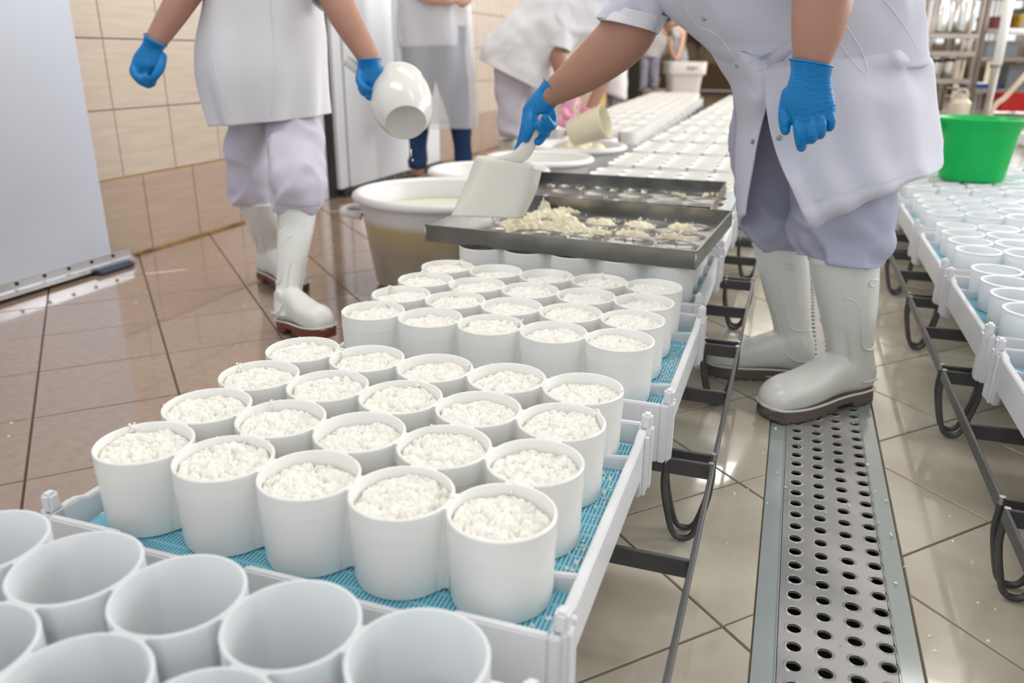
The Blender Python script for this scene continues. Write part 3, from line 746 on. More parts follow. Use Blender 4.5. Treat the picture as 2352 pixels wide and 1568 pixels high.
# ---------------------------------------------------------------- round tubs
VM, N, L, B, nt = nodemat('tub_plastic')
geo = N.new('ShaderNodeNewGeometry'); sep = N.new('ShaderNodeSeparateXYZ'); L.new(geo.outputs['Position'], sep.inputs[0])
nz = N.new('ShaderNodeTexNoise'); nz.inputs['Scale'].default_value = 6; nz.inputs['Detail'].default_value = 4; L.new(geo.outputs['Position'], nz.inputs[0])
c = mixc(N, L, ramp(N, L, sep.outputs['Z'], .235, .262), (.52, .42, .21), (.76, .75, .74))
c2 = mixc(N, L, ramp(N, L, nz.outputs[0], .35, .65), (.36, .31, .23), (.46, .40, .31))
L.new(mixc(N, L, ramp(N, L, sep.outputs['Z'], .15, .235), c2, c), B.inputs['Base Color']); B.inputs['Roughness'].default_value = .3
VW = mat('clean_tub_plastic', (.80, .80, .80), .32)
WHEY = mat('whey', (.80, .80, .60), .08)
def tub(x, y, r, zt, label, whey, m=VW, lug=False, tilt=None):
    t = empty('round_tub', (x, y, 0), label, 'tub', 'round white tubs along the middle line')
    rb = r*.78; prof = [(0, .012), (rb-.02, .012), (rb, .03), (r-.03, zt-.03), (r-.018, zt-.022)]
    prof = [(0, 0), (rb-.025, 0), (rb, .02), (r-.028, zt-.035), (r-.024, zt-.016)]
    mb = MB(); mb.lathe(prof+[(r-.032, zt-.010), (r-.040, zt-.03), (rb-.008, .03), (rb-.03, .01), (0, .01)], 72); o = mb.build('tub_wall', m, t); autosmooth(o, .6)
    mb = MB(); ring = [(r-.018+.018*math.cos(a), zt-.016+.016*math.sin(a)) for a in np.linspace(0, 2*PI, 13)[:-1]]
    mb.lathe(ring, 72, closed=True); mb.build('rolled_rim', VW, t, smooth=True)
    if lug:
        for s in (-1, 1):
            a = math.radians(198) if s < 0 else math.radians(18)
            c_ = Vector((math.cos(a), math.sin(a), 0)); u = Vector((-c_.y, c_.x, 0))
            pts = [c_*(r-.04)+u*.075+Vector((0, 0, zt-.085)), c_*(r+.02)+u*.06+Vector((0, 0, zt-.078)), c_*(r+.038)+Vector((0, 0, zt-.078)), c_*(r+.02)-u*.06+Vector((0, 0, zt-.078)), c_*(r-.04)-u*.075+Vector((0, 0, zt-.085))]
            mb = MB(); mb.tube([tuple(p) for p in cr(pts, 20)], .013, n=10); mb.build('handle_lug', VW, t, smooth=True)
    if whey:
        mb = MB(); mb.lathe([(0, 0), (r-.052, 0), (r-.053, -.006), (0, -.006)], 64, (x, y, whey)); o = mb.build('whey', WHEY, smooth=False)
        tag(o, 'pale yellow whey in %s' % label.split(',')[0], 'whey', 'whey in the round tubs')
    return t
tub(-.432, 1.95, .33, .34, 'largest round white tub, whey-stained, on the floor beside the sieve trays', .262, VM, True)
tub(-.485, 2.555, .265, .34, 'round white tub second behind the stained tub, partly behind the scoop', .20)
tub(-.425, 3.10, .268, .335, 'round white tub with a thick rim directly behind the scoop handle', .22)
tub(-.38, 3.66, .275, .34, 'round white tub under the pink-gloved hand', .25)
tub(-.42, 4.12, .17, .33, 'small round white tub at the end of the tub row before the far moulds', None)

# ================================================================ people
def person(x, y, label):
    return empty('person', (x, y, 0), label, 'person')
def ring(L_, R_, d, t, d2=None):
    """ring from two silhouette points seen from the camera, d metres away, half depth t"""
    return (at(L_[0], L_[1], d), at(R_[0], R_[1], d2 if d2 else d), t)
def crease(p, s, seed):
    a = noise.noise(Vector((p[0]*s+seed+.7*noise.noise(Vector((p[0]*4, p[1]*4, p[2]*4+seed))), p[1]*s, p[2]*s*.8+seed*2)))
    return (1-min(1, abs(a)*2.6))**2
def wr(seed, amp, sx=9, sy=9, sz=3, fade=None):
    def f(p, t, th):
        a = amp*(fade(t) if fade else 1)
        v = fold(p, sx, sy, sz, seed)+.5*fold(p, sx*2.3, sy*2.3, sz*2.6, seed+5)+.6*crease(p, 5.5, seed)
        return a*v
    return f
def child(o, p): return world_child(o, p)
def garment(name, rings, m, par, seed=1, amp=.01, nseg=72, nlen=70, caps=(False, False), th=.004, pw=2.2, disp=None, **kw):
    mb = MB(); sweep(mb, rings, nseg, nlen, caps, disp or wr(seed, amp), pw)
    o = mb.build(name, m, None, smooth=True, fix=True); thicken(o, th); return child(o, par)
def body(par, chains, vox, m=SKIN):
    mb = MB()
    for pts, rad in chains: limb(mb, pts, rad, n=18, m=max(12, 6*len(pts)))
    o = remesh('body', mb.mesh(), vox, 6, m); return child(o, par)
def glove(par, palm, fingers, m=NITR, vox=.0024, cuffring=None, name='glove'):
    """palm: list of (point, half width vector, half thickness); fingers: (points, radii)"""
    mb = MB()
    rows = []
    for c, u, t in palm: rows.append((c-u, c+u, t))
    sweep(mb, rows, 28, 26, (True, True), None, 2.3)
    for pts, rad in fingers: limb(mb, pts, rad, n=12, m=22)
    o = remesh(name, mb.mesh(), vox, 4, m); child(o, par)
    if cuffring:
        c, u, t = cuffring; k = 40; pts = []; n_ = u.cross(palm[1][0]-palm[0][0]).normalized()
        for i in range(k+1):
            a = 2*PI*i/k; pts.append(c+u*math.cos(a)+n_*(t*math.sin(a)))
        mb = MB(); mb.tube(pts, .0022, n=8, caps=False); q = mb.build('cuff', m, None, smooth=True); q.parent = o
    return o
def sub(o, parent_obj):
    """make o a sub-part of a part whose own transform is the identity in the world"""
    o.parent = parent_obj; return o
def boot(par, heel, toe, top, m=BOOTW, sm=SOLEB, ht=.375, lift=0, wid=.5, detail=True, heel_lift=0):
    """wellington boot: heel and toe are floor points, top the centre of the shaft mouth"""
    heel, toe, top = Vector(heel), Vector(toe), Vector(top); X = (toe-heel); Ln = X.length; X.normalize(); Z = Vector((0, 0, 1)); Y = Z.cross(X).normalized(); Z = X.cross(Y)
    def W(x, y, z): return heel+X*(x*Ln)+Y*y+Z*z
    b = MB(); S = Ln/.30
    # foot: rings along the sole
    rows = []
    for x, hw, z0, z1 in ((.015, .026, .03, .085), (.06, .036, .024, .115), (.16, .040, .022, .13), (.30, .040, .026, .135), (.42, .042, .026, .125), (.55, .047, .023, .108), (.68, .051, .020, .096), (.80, .051, .019, .092), (.90, .044, .020, .082), (.96, .034, .022, .066), (.992, .018, .026, .050)):
        rows.append((x, hw*S, z0, z1))
    R = cr(rows, 34); V = []; F = []; n = 28
    for x, hw, z0, z1 in R:
        for k in range(n):
            a = 2*PI*k/n; cy, sz = math.cos(a), math.sin(a)
            V.append(W(x, hw*math.copysign(abs(cy)**.8, cy), (z0+z1)/2+(z1-z0)/2*math.copysign(abs(sz)**.75, sz)))
    for i in range(len(R)-1):
        for k in range(n): F.append((i*n+k, i*n+(k+1) % n, (i+1)*n+(k+1) % n, (i+1)*n+k))
    F += [tuple(range(n-1, -1, -1)), tuple(range((len(R)-1)*n, len(R)*n))]; b.add(V, F)
    ank = W(.19, 0, .10); tp = top; ax = tp-ank
    rows = []
    for t, rx, ry_ in ((-.18, .048, .036), (0, .055, .040), (.12, .053, .041), (.28, .056, .045), (.5, .064, .053), (.75, .070, .060), (1.0, .074, .064)):
        c = ank+ax*t; rows.append([*c, rx*S, ry_*S])
    R = cr(rows, 40); V = []; F = []
    for q in R:
        c = Vector(q[:3])
        for k in range(n): a = 2*PI*k/n; V.append(c+X*(q[3]*math.cos(a))+Y*(q[4]*math.sin(a)))
    for i in range(len(R)-1):
        for k in range(n): F.append((i*n+k, i*n+(k+1) % n, (i+1)*n+(k+1) % n, (i+1)*n+k))
    F += [tuple(range(n-1, -1, -1)), tuple(range((len(R)-1)*n, len(R)*n))]; b.add(V, F)
    for s in (-1, 1):              # ankle boss
        mb2 = MB(); mb2.lathe([(0, -.02), (.028, -.02), (.024, .0035), (0, .005)], 16, W(.20, s*.036*S, .105), ax=Y*s); b.add(mb2.v, mb2.f)
    # boot rim bead
    o = remesh('boot', b.mesh(), .0035 if detail else .006, 7, m); child(o, par)
    def subp(mb_, nm, mm, sm_=True, bv=0):
        q = mb_.build(nm, mm, None, smooth=sm_, bevel=bv); q.parent = o; return q
    pts = [tp-ax*.035+X*(.0745*S*math.cos(a))+Y*(.0645*S*math.sin(a)) for a in np.linspace(0, 2*PI, 33)]
    mb = MB(); mb.tube(pts, .0016, n=6, caps=False); subp(mb, 'rim_bead', m)
    pts = [W(x, y*S, .034) for x, y in ((-.008, 0), (.03, .033), (.16, .0415), (.30, .041), (.42, .043), (.55, .049), (.68, .0535), (.80, .053), (.90, .046), (.965, .034), (1.0, 0))]
    fl = [tuple(p) for p in cr([tuple(p) for p in pts], 40)]; fr = [W(x, -y*S, .034) for x, y in ((1.0, 0), (.965, .034), (.90, .046), (.80, .053), (.68, .0535), (.55, .049), (.42, .043), (.30, .041), (.16, .0415), (.03, .033), (-.008, 0))]
    fr = [tuple(p) for p in cr([tuple(p) for p in fr], 40)]
    mb = MB(); mb.tube(fl+fr[1:], .0028, n=6, caps=False); subp(mb, 'welt', m)
    if detail:
        for s in (-1, 1):          # raised moulding lines on the shaft
            P = [W(.62, s*.050*S, .075), W(.42, s*.045*S, .085), W(.36, s*.044*S, .12), W(.34, s*.043*S, .17), W(.26, s*.042*S, .20)]
            P = [ank+(ax*tt)+X*(xx*S)+Y*(s*yy*S) for tt, xx, yy in ((-.14, -.03, .040), (-.14, .01, .0415), (-.06, .030, .037), (.12, .038, .031), (.3, .040, .033), (.42, .048, .033))]
            mb = MB(); mb.tube([tuple(p) for p in cr([tuple(p) for p in P], 30)], .0022, n=6); subp(mb, 'moulded_line', m)
            P = [ank+(ax*tt)+X*(xx*S)+Y*(s*yy*S) for tt, xx, yy in ((.17, -.045, .027), (.17, -.01, .043), (.22, .012, .044), (.4, .016, .048), (.6, .022, .052), (.68, .038, .048), (.70, .05, .042))]
            mb = MB(); mb.tube([tuple(p) for p in cr([tuple(p) for p in P], 30)], .0020, n=6); subp(mb, 'moulded_line', m)
        for s in (-1, 1):
            c = ank+ax*.82; mb = MB(); P = [c+X*(.0-.012+.014*math.cos(a))*S+Y*(s*.0625*S)+ax.normalized()*(.008*math.sin(a)) for a in np.linspace(0, 2*PI, 21)]
            mb.tube(P, .0014, n=6, caps=False); subp(mb, 'oval_badge', m)
    # sole with heel block and lugs
    def outline(x0, x1, ins=0):
        tab = [(-.012, .001), (.03, .034), (.16, .043), (.30, .042), (.42, .044), (.55, .050), (.68, .0545), (.80, .054), (.90, .047), (.965, .035), (1.003, .001)]
        xs = np.linspace(x0, x1, 16); hw = np.interp(xs, [t_[0] for t_ in tab], [t_[1] for t_ in tab])-ins
        return [(x, h*S) for x, h in zip(xs, hw)]+[(x, -h*S) for x, h in zip(xs[::-1], hw[::-1])]
    mb = MB()
    def slab(x0, x1, z0, z1, ins=0):
        P = outline(x0, x1, ins); n_ = len(P); v = [W(x, y, z0) for x, y in P]+[W(x, y, z1) for x, y in P]
        mb.add(v, [tuple(range(n_-1, -1, -1)), tuple(range(n_, 2*n_))]+[(i, (i+1) % n_, n_+(i+1) % n_, n_+i) for i in range(n_)])
    slab(-.012, 1.003, .016, .035); slab(-.012, .27, .004, .0165); slab(.44, .985, .006, .0165, .001)
    for i in range(3): slab(.0+.09*i, .055+.09*i, 0, .0045, .001)
    for i in range(6): slab(.47+.085*i, .525+.085*i, 0.0005, .0065, .003)
    subp(mb, 'sole', sm, False)
    return o

def V3(*a): return Vector(a)
def head(par, c, r, face, cap=CAP, skin=SKIN, cm=HAIR):
    """simple human head: skull, jaw, nose, ears, covered by a cap; face = direction looked at"""
    f = Vector(face).normalized(); up_ = Vector((0, 0, 1)); s = f.cross(up_).normalized(); up_ = s.cross(f)
    mb = MB()
    limb(mb, [c+up_*.03, c+up_*.0+f*.01], [r, r*.96], n=20)
    limb(mb, [c-up_*.03+f*.02, c-up_*.075+f*.04], [r*.78, r*.42], n=16)
    limb(mb, [c+f*(r*.9)+up_*.01, c+f*(r*1.22)-up_*.02], [.010, .014], n=8)
    for k in (-1, 1): limb(mb, [c+s*k*r*.95+up_*.02, c+s*k*r*1.02-up_*.02], [.016, .010], n=8)
    limb(mb, [c+f*(r*.93)-up_*.05-s*.02, c+f*(r*.93)-up_*.05+s*.02], [.008, .008], n=8)
    o = remesh('head', mb.mesh(), .006, 3, skin); child(o, par)
    for k in (-1, 1): mb = MB(); mb.lathe([(0, -.006), (.010, 0), (0, .006)], 10, c+f*r*.93+s*k*.033+up_*.012, ax=f); e = mb.build('eye', BLACK, None, smooth=True); e.parent = o
    mb = MB(); mb.lathe([(r*1.07*math.cos(a), r*1.12*math.sin(a)) for a in np.linspace(.25, PI/2-.001, 9)], 24, c+up_*.02-f*.01, ax=up_-f*.35)
    q = mb.build('cap', cm, None, smooth=True); child(q, par); return o

# ---- worker leaning over the middle line at the right: coat, rolled sleeves, white boots
P4 = person(.90, 1.28, 'worker in white coat and white boots bending right over the sieve tray with a scoop')
boot(P4, tuple(onz(1984, 905, 0)), tuple(onz(1752, 962, 0)), tuple(at(1938, 588, 1.775)), sm=SOLEG)
boot(P4, tuple(onz(1862, 872, 0)), tuple(onz(1618, 852, 0)), tuple(at(1790, 556, 1.985)), sm=SOLEG)
def tf(seed, amp): return wr(seed, amp, 11, 11, 9)
def bag(seed, amp):      # trousers bloused over the boot: strong folds near the end
    def f(p, t, th):
        return amp*(.30+1.1*max(0, t-.5))*(1-max(0, t-.86)*6)*(noise.noise(Vector((p.x*8+seed, p.y*8, p.z*13)))+.45*noise.noise(Vector((p.x*20+seed, p.y*20, p.z*26)))+.9*crease(p, 8, seed)-.2)
    return f
garment('trousers', [ring((1690, 150), (1900, 150), 1.98, .11), ring((1688, 300), (1880, 300), 1.98, .10), ring((1692, 420), (1868, 420), 1.985, .088), ring((1700, 490), (1862, 500), 1.985, .085), ring((1705, 535), (1866, 540), 1.985, .083), ring((1728, 566), (1852, 560), 1.985, .068), ring((1738, 566), (1842, 556), 1.985, .06)], TROU, P4, 3, nseg=110, nlen=110, disp=bag(2, .05))
garment('trousers', [ring((1810, 150), (2060, 150), 1.88, .10), ring((1820, 320), (2055, 320), 1.86, .085), ring((1822, 430), (2050, 430), 1.81, .095), ring((1828, 500), (2050, 505), 1.78, .092), ring((1830, 555), (2042, 560), 1.775, .088), ring((1852, 586), (2020, 592), 1.775, .074), ring((1862, 580), (2010, 588), 1.775, .066)], TROU, P4, 5, nseg=110, nlen=110, disp=bag(8, .05))
# body: pelvis, torso leaning to the left, both arms, neck
hipc = at(1890, 60, 1.87); chest = at(1700, -190, 1.86); neck = at(1600, -350, 1.84)
arm_l = [at(1560, -180, 1.95), at(1470, 10, 1.96), at(1432, 85, 1.97), at(1350, 158, 2.0), at(1282, 205, 2.03), at(1262, 222, 2.035)]
arm_r = [at(1800, -330, 1.72), at(1880, -170, 1.60), at(1890, -20, 1.55), at(1880, 60, 1.53), at(1864, 140, 1.52), at(1862, 160, 1.52)]
body(P4, [([hipc, (hipc+chest)/2, chest], [.15, .145, .15]), ([chest, neck], [.11, .06]), ([at(1600, -190, 1.93), chest, at(1800, -320, 1.75)], [.06, .09, .06]),
          (arm_l, [.058, .062, .064, .052, .036, .028]), (arm_r, [.055, .058, .054, .0485, .034, .028]),
          ([hipc, at(1790, 380, 1.985), at(1790, 520, 1.985)], [.13, .08, .055]), ([hipc, at(1950, 380, 1.80), at(1940, 540, 1.775)], [.13, .085, .058])], .008, SKIN)
head(P4, at(1560, -480, 1.84), .095, (-.6, .2, -.7), cm=CAP)
# coat: trunk, two skirt flaps, collar side, sleeves
cf0 = wr(4, .020, 7, 7, 5)
def cf(p, t, th): return cf0(p, t, th)*(.06+.94*max(0, min(1, (p.z-.83)/.09)))+.026*crease((p.x*.7+p.z*.6, p.y, p.z*.7-p.x*.5), 4.2, 31)*max(0, min(1, (p.z-.83)/.09))
garment('coat', [ring((1500, -330), (1790, -400), 1.84, .10), ring((1500, -200), (1900, -290), 1.85, .16), ring((1512, -90), (2010, -160), 1.86, .185), ring((1538, 5), (2088, 0), 1.87, .19), ring((1604, 88), (2108, 98), 1.88, .19), ring((1655, 140), (2106, 142), 1.885, .184), ring((1690, 180), (2060, 182), 1.885, .140), ring((1735, 212), (2000, 215), 1.89, .08)], COAT, P4, nseg=160, nlen=150, th=.004, disp=cf, pw=2.3)
from mathutils.bvhtree import BVHTree
def trunk_pt(px_, py_, off=.0015):
    o = bpy.data.objects['coat']; b = BVHTree.FromPolygons([v.co for v in o.data.vertices], [p.vertices[:] for p in o.data.polygons])
    r = (FW + R2*((px_-1176)/FPX) - U2*((py_-784)/FPX)).normalized(); h = b.ray_cast(CAM, r); return CAM+r*(h[3]+off)
# right flap
mb = MB()
FX = (0, .10, .22, .36, .50, .64, .78, .90)
_tb = None
def clear_of_trunk(x, y, p, gap=.006):
    global _tb
    if _tb is None: o = bpy.data.objects['coat']; _tb = BVHTree.FromPolygons([v.co for v in o.data.vertices], [q.vertices[:] for q in o.data.polygons])
    r = (FW + R2*((x-1176)/FPX) - U2*((y-784)/FPX)).normalized(); h = _tb.ray_cast(CAM, r)
    return CAM+r*(h[3]-gap) if h[0] is not None and h[3]-gap < (p-CAM).length else p
def frow(y0, y1, x0, x1, zd, back):      # y at the front edge / at the outline, x range, front depth profile
    out = []
    for f_ in FX:
        x_ = x0+(x1-x0)*f_; y_ = y0+(y1-y0)*f_
        if zd == 'trunk': out.append(trunk_pt(x_, y_, back))
        else:
            u_ = (f_-.45)/.55 if f_ > .45 else (.45-f_)*.5
            out.append(clear_of_trunk(x_, y_, at(x_, y_, zd[0]-zd[1]*max(0, 1-abs(u_)**2.3)**(1/2.3))))
    return out
rows = [frow(140, 112, 1754, 2104, 'trunk', .004)+[at(2114, 114, 1.90), at(2070, 114, 2.05), at(1950, 114, 2.08)],
        frow(162, 136, 1755, 2114, (1.888, .204), 0)+[at(2139, 138, 1.88), at(2080, 138, 2.05), at(1950, 138, 2.08)],
        frow(192, 165, 1756, 2124, (1.889, .214), 0)+[at(2143, 167, 1.88), at(2096, 165, 2.06), at(1950, 165, 2.10)],
        frow(245, 225, 1759, 2145, (1.89, .232), 0)+[at(2148, 228, 1.91), at(2100, 245, 2.07), at(1950, 240, 2.11)],
        frow(310, 290, 1770, 2156, (1.89, .240), 0)+[at(2158, 298, 1.92), at(2105, 290, 2.08), at(1950, 290, 2.12)],
        frow(380, 348, 1792, 2163, (1.89, .250), 0)+[at(2163, 348, 1.92), at(2110, 345, 2.09), at(1950, 345, 2.13)],
        frow(452, 372, 1824, 2166, (1.89, .262), 0)+[at(2166, 372, 1.92), at(2110, 372, 2.09), at(1950, 380, 2.13)],
        frow(526, 384, 1860, 2165, (1.89, .268), 0)+[at(2164, 385, 1.92), at(2110, 388, 2.09), at(1950, 400, 2.13)]]
patch(mb, rows, 90, 70)
fv = []
for i, v in enumerate(mb.v):
    j = i % 90; r = i//90; t = r/69
    q = (.006*t*math.sin(j*.34+1.2*math.sin(r*.05)+.6)+.008*fold(v, 5, 5, 4, 3)+.007*crease(v, 3.5, 7))*min(1, r/14)
    fv.append(tuple(Vector(v)-HF*q))
mb.v = fv
o = mb.build('coat_flap', COAT, None, smooth=True); thicken(o, .004); child(o, P4)
# hem band on the right flap
mb = MB(); n0 = 90
band = [fv[(69-k)*90:(69-k)*90+67] for k in (0, 7)]
mb.add([tuple(Vector(p)-HF*.0026) for p in band[1]]+[tuple(Vector(p)-HF*.0026) for p in band[0]], [(j, j+1, 67+j+1, 67+j) for j in range(66)])
o = mb.build('hem_band', mat('hem_cotton', (.56, .56, .64), .85, bump=.3, bscale=60), None, smooth=True); thicken(o, .001); child(o, P4)
# left flap
mb = MB()
rows = [[trunk_pt(1762, 134, .004), trunk_pt(1725, 126, .004), trunk_pt(1690, 118, .004), at(1638, 122, 1.93), at(1760, 128, 2.05)],
        [clear_of_trunk(1762, 162, at(1762, 162, 1.688)), clear_of_trunk(1728, 158, at(1728, 158, 1.715)), clear_of_trunk(1696, 155, at(1696, 155, 1.79)), at(1659, 158, 1.93), at(1760, 158, 2.05)],
        [clear_of_trunk(1762, 198, at(1762, 198, 1.69)), clear_of_trunk(1732, 194, at(1732, 194, 1.718)), clear_of_trunk(1706, 190, at(1706, 190, 1.80)), at(1680, 192, 1.93), at(1760, 194, 2.05)],
        [at(1763, 236, 1.70), at(1735, 230, 1.72), at(1702, 222, 1.80), at(1690, 222, 1.93), at(1760, 222, 2.05)],
        [at(1752, 280, 1.74), at(1728, 280, 1.77), at(1700, 280, 1.85), at(1702, 280, 1.96), at(1760, 280, 2.06)],
        [at(1735, 350, 1.76), at(1715, 350, 1.79), at(1692, 350, 1.86), at(1700, 350, 1.96), at(1760, 350, 2.07)],
        [at(1722, 420, 1.78), at(1708, 420, 1.80), at(1692, 420, 1.87), at(1700, 420, 1.97), at(1760, 420, 2.08)],
        [at(1712, 495, 1.79), at(1704, 500, 1.81), at(1700, 512, 1.87), at(1706, 515, 1.97), at(1760, 515, 2.08)]]
patch(mb, rows, 50, 50)
mb.v = [tuple(Vector(v)-HF*(.012*fold(v, 8, 8, 9, 8))) for v in mb.v]
o = mb.build('coat_flap', COAT, None, smooth=True); thicken(o, .004); child(o, P4)
def seam(par, pts, r=.0014, m=COAT, name='seam', off=.0): mb_ = MB(); mb_.tube([tuple(p) for p in cr([tuple(p-HF*off) for p in pts], 30)], r, n=6); o = mb_.build(name, m, None, smooth=True); return child(o, par)
# waist band, pocket, buttons
def ribbon(par, A, Bp, m, name, n=24, th=.0012):
    mb_ = MB(); a = cr([tuple(p) for p in A], n); b = cr([tuple(p) for p in Bp], n); mb_.add([tuple(p) for p in a]+[tuple(p) for p in b], [(i, i+1, n+i+1, n+i) for i in range(n-1)])
    o = mb_.build(name, m, None, smooth=True); thicken(o, th); return child(o, par)
SEAMM = mat('seam_shade', (.40, .40, .45), .9)
BTN = mat('snap_metal', (.35, .33, .28), .35, .6)
def surf(par_obs, px_, py_, off=.002):
    """point on the nearest of the given garments where the sight line from (px, py) meets it"""
    best = None
    r = (FW + R2*((px_-1176)/FPX) - U2*((py_-784)/FPX)).normalized()
    for o in par_obs:
        if 'bvh' not in surf.c or surf.c.get(o.name) is None:
            me = o.data; surf.c[o.name] = BVHTree.FromPolygons([v.co for v in me.vertices], [p.vertices[:] for p in me.polygons])
        h = surf.c[o.name].ray_cast(CAM, r)
        if h[0] is not None and (best is None or h[3] < best): best = h[3]
    return CAM+r*(best-off) if best else None
surf.c = {}
P4c = [o for o in bpy.data.objects if o.parent == P4 and o.name.split('.')[0] in ('coat', 'coat_flap')]
def onsurf(obs, pts, off=.004): return [p for p in (surf(obs, *q, off) for q in pts) if p]
def band_on(par, obs, A, Bp, m, name):
    a = onsurf(obs, A, .0028); b = onsurf(obs, Bp, .0028)
    if len(a) == len(A) and len(b) == len(Bp): return ribbon(par, a, b, m, name)
def dense(pts, n=14): return [tuple(p) for p in cr(pts, n)]
band_on(P4, P4c, dense([(1700, 150), (1760, 125), (1850, 70), (1940, 10)]), dense([(1718, 172), (1775, 150), (1870, 90), (1960, 25)]), MAT['hem_cotton'], 'waist_band')
for pts in ([(1920, 10), (1945, 60), (1975, 110), (1990, 150), (1994, 172)], [(1925, 95), (1950, 130), (1975, 160), (1994, 172)], [(1994, 172), (1960, 205), (1930, 225)], [(2030, 0), (2060, 35), (2095, 90), (2110, 125)]):
    q = onsurf(P4c, dense(pts, 12), .003)
    if len(q) > 4: seam(P4, q, .0013, COATB)
for b_ in ((1617, 42), (1694, 150), (1729, 325), (1790, 316)):
    p = surf(P4c, *b_, .004)
    if p: mb = MB(); mb.lathe([(0, .0), (.005, 0), (.0055, .0015), (.003, .0035), (0, .003)], 14, p, ax=-HF); o = mb.build('snap_button', BTN, None, smooth=True); child(o, P4)
# placket edge running up the front
q = onsurf(P4c, dense([(1560, -10), (1600, 55), (1640, 75), (1680, 120), (1712, 190), (1738, 230)], 16), .003)
if len(q) > 4: seam(P4, q, .0016, COATB)
garment('sleeve', [ring((1440, -230), (1650, -150), 1.93, .09), ring((1425, -110), (1600, -50), 1.95, .085), ring((1400, -10), (1540, 15), 1.96, .078), ring((1386, 30), (1516, 60), 1.965, .074), ring((1379, 44), (1508, 76), 1.965, .072)], COAT, P4, nseg=64, nlen=50, disp=wr(12, .018, 12, 12, 9))
garment('sleeve_cuff', [ring((1394, 6), (1530, 34), 1.963, .082), ring((1386, 26), (1520, 54), 1.965, .080), ring((1377, 46), (1509, 79), 1.965, .079)], COATB, P4, nseg=64, nlen=20, disp=wr(14, .005, 12, 12, 9))
garment('sleeve', [ring((1740, -420), (1920, -330), 1.74, .09), ring((1800, -250), (1980, -220), 1.63, .088), ring((1815, -130), (1975, -110), 1.57, .082), ring((1818, -70), (1968, -60), 1.56, .078)], COAT, P4, nseg=48, nlen=40, disp=wr(22, .014, 12, 12, 9))
# hanging gloved hand
D = 1.52
def hp(x, y, dz=0): return at(x, y, D+dz)
def hw(l, r): return (at(r[0], r[1], D)-at(l[0], l[1], D))/2
glove(P4, [(hp(1863, 146), hw((1818, 137), (1909, 154)), .037), (hp(1862, 172), hw((1818, 166), (1906, 178)), .031), (hp(1860, 205), hw((1807, 202), (1911, 208)), .026), (hp(1860, 240), hw((1800, 238), (1917, 242)), .024), (hp(1866, 270), hw((1815, 276), (1916, 262)), .020), (hp(1868, 284), hw((1824, 290), (1910, 272)), .014)],
      [([hp(1834, 270, -.004), hp(1836, 300, -.018), hp(1839, 325, -.014), hp(1841, 338, .004)], [.0112, .0110, .0103, .0092]),
       ([hp(1857, 268, -.006), hp(1862, 296, -.024), hp(1864, 316, -.020), hp(1863, 320, .006)], [.0110, .0110, .0104, .0094]),
       ([hp(1879, 262, -.006), hp(1885, 286, -.022), hp(1884, 306, -.018), hp(1882, 310, .006)], [.0106, .0106, .0100, .009]),
       ([hp(1901, 254, .0), hp(1907, 274, -.012), hp(1906, 290, -.006), hp(1903, 293, .012)], [.0098, .0096, .009, .008]),
       ([hp(1812, 215, .012), hp(1804, 248, .014), hp(1802, 275, .008), hp(1804, 299, .006)], [.014, .0125, .0115, .0095])],
      cuffring=(hp(1863, 145), hw((1817, 136), (1910, 154)), .038), vox=.0018)
# hand on the scoop
D = 2.04
def hp(x, y, dz=0): return at(x, y, D+dz)
def hw(l, r): return (at(r[0], r[1], D)-at(l[0], l[1], D))/2
glove(P4, [(hp(1272, 209), hw((1250, 182), (1294, 236)), .038), (hp(1258, 222), hw((1237, 203), (1281, 243)), .026), (hp(1243, 237), hw((1216, 228), (1272, 250)), .026), (hp(1233, 255), hw((1202, 252), (1268, 262)), .024), (hp(1228, 272), hw((1201, 272), (1252, 272)), .020), (hp(1219, 285), hw((1201, 286), (1236, 284)), .016)],
      [([hp(1212, 262, -.005), hp(1207, 292, -.018), hp(1199, 320, -.012), hp(1189, 346, -.004)], [.0145, .0135, .0118, .0098]),
       ([hp(1222, 258, -.012), hp(1220, 285, -.032), hp(1213, 305, -.034), hp(1208, 318, -.028)], [.015, .014, .0125, .0112]),
       ([hp(1262, 250, .0), hp(1270, 274, -.010), hp(1266, 290, -.030), hp(1253, 271, -.042)], [.0140, .0125, .0118, .0105]),
       ([hp(1246, 262, .01), hp(1257, 292, .002), hp(1252, 306, -.024), hp(1240, 287, -.040)], [.0140, .0125, .0118, .0110]),
       ([hp(1232, 275, .016), hp(1246, 306, .012), hp(1243, 318, -.014), hp(1236, 325, -.026)], [.0125, .0120, .0112, .0108])],
      cuffring=(hp(1272, 209), hw((1249, 181), (1295, 237)), .039))

# ---- the white scoop in that worker's hand
sc_ = empty('scoop', tuple(at(1140, 430, 2.0)), 'milky white plastic scoop held in a blue glove over the front steel sieve tray', 'scoop')
mb = MB()
top = [at(1093, 362, 2.055), at(1109, 368, 2.0), at(1172, 376, 1.985), at(1228, 384, 1.995), at(1244, 389, 2.05)]
mid = [at(1069, 425, 2.045), at(1088, 424, 1.985), at(1156, 432, 1.972), at(1216, 440, 1.98), at(1230, 442, 2.03)]
bot = [at(1036, 497, 1.995), at(1046, 497, 1.965), at(1120, 499, 1.955), at(1190, 502, 1.96), at(1202, 499, 1.99)]
def dup2(r): return [r[0], r[0].lerp(r[1], .8), r[1].lerp(r[2], .12), r[1].lerp(r[2], .6), r[2].lerp(r[3], .5), r[3].lerp(r[2], .12), r[4].lerp(r[3], .8), r[4]]
patch(mb, [dup2(top), dup2(mid), dup2(bot)], 50, 30)
o = mb.build('blade', CREAM, None, smooth=True); thicken(o, .0025); child(o, sc_)
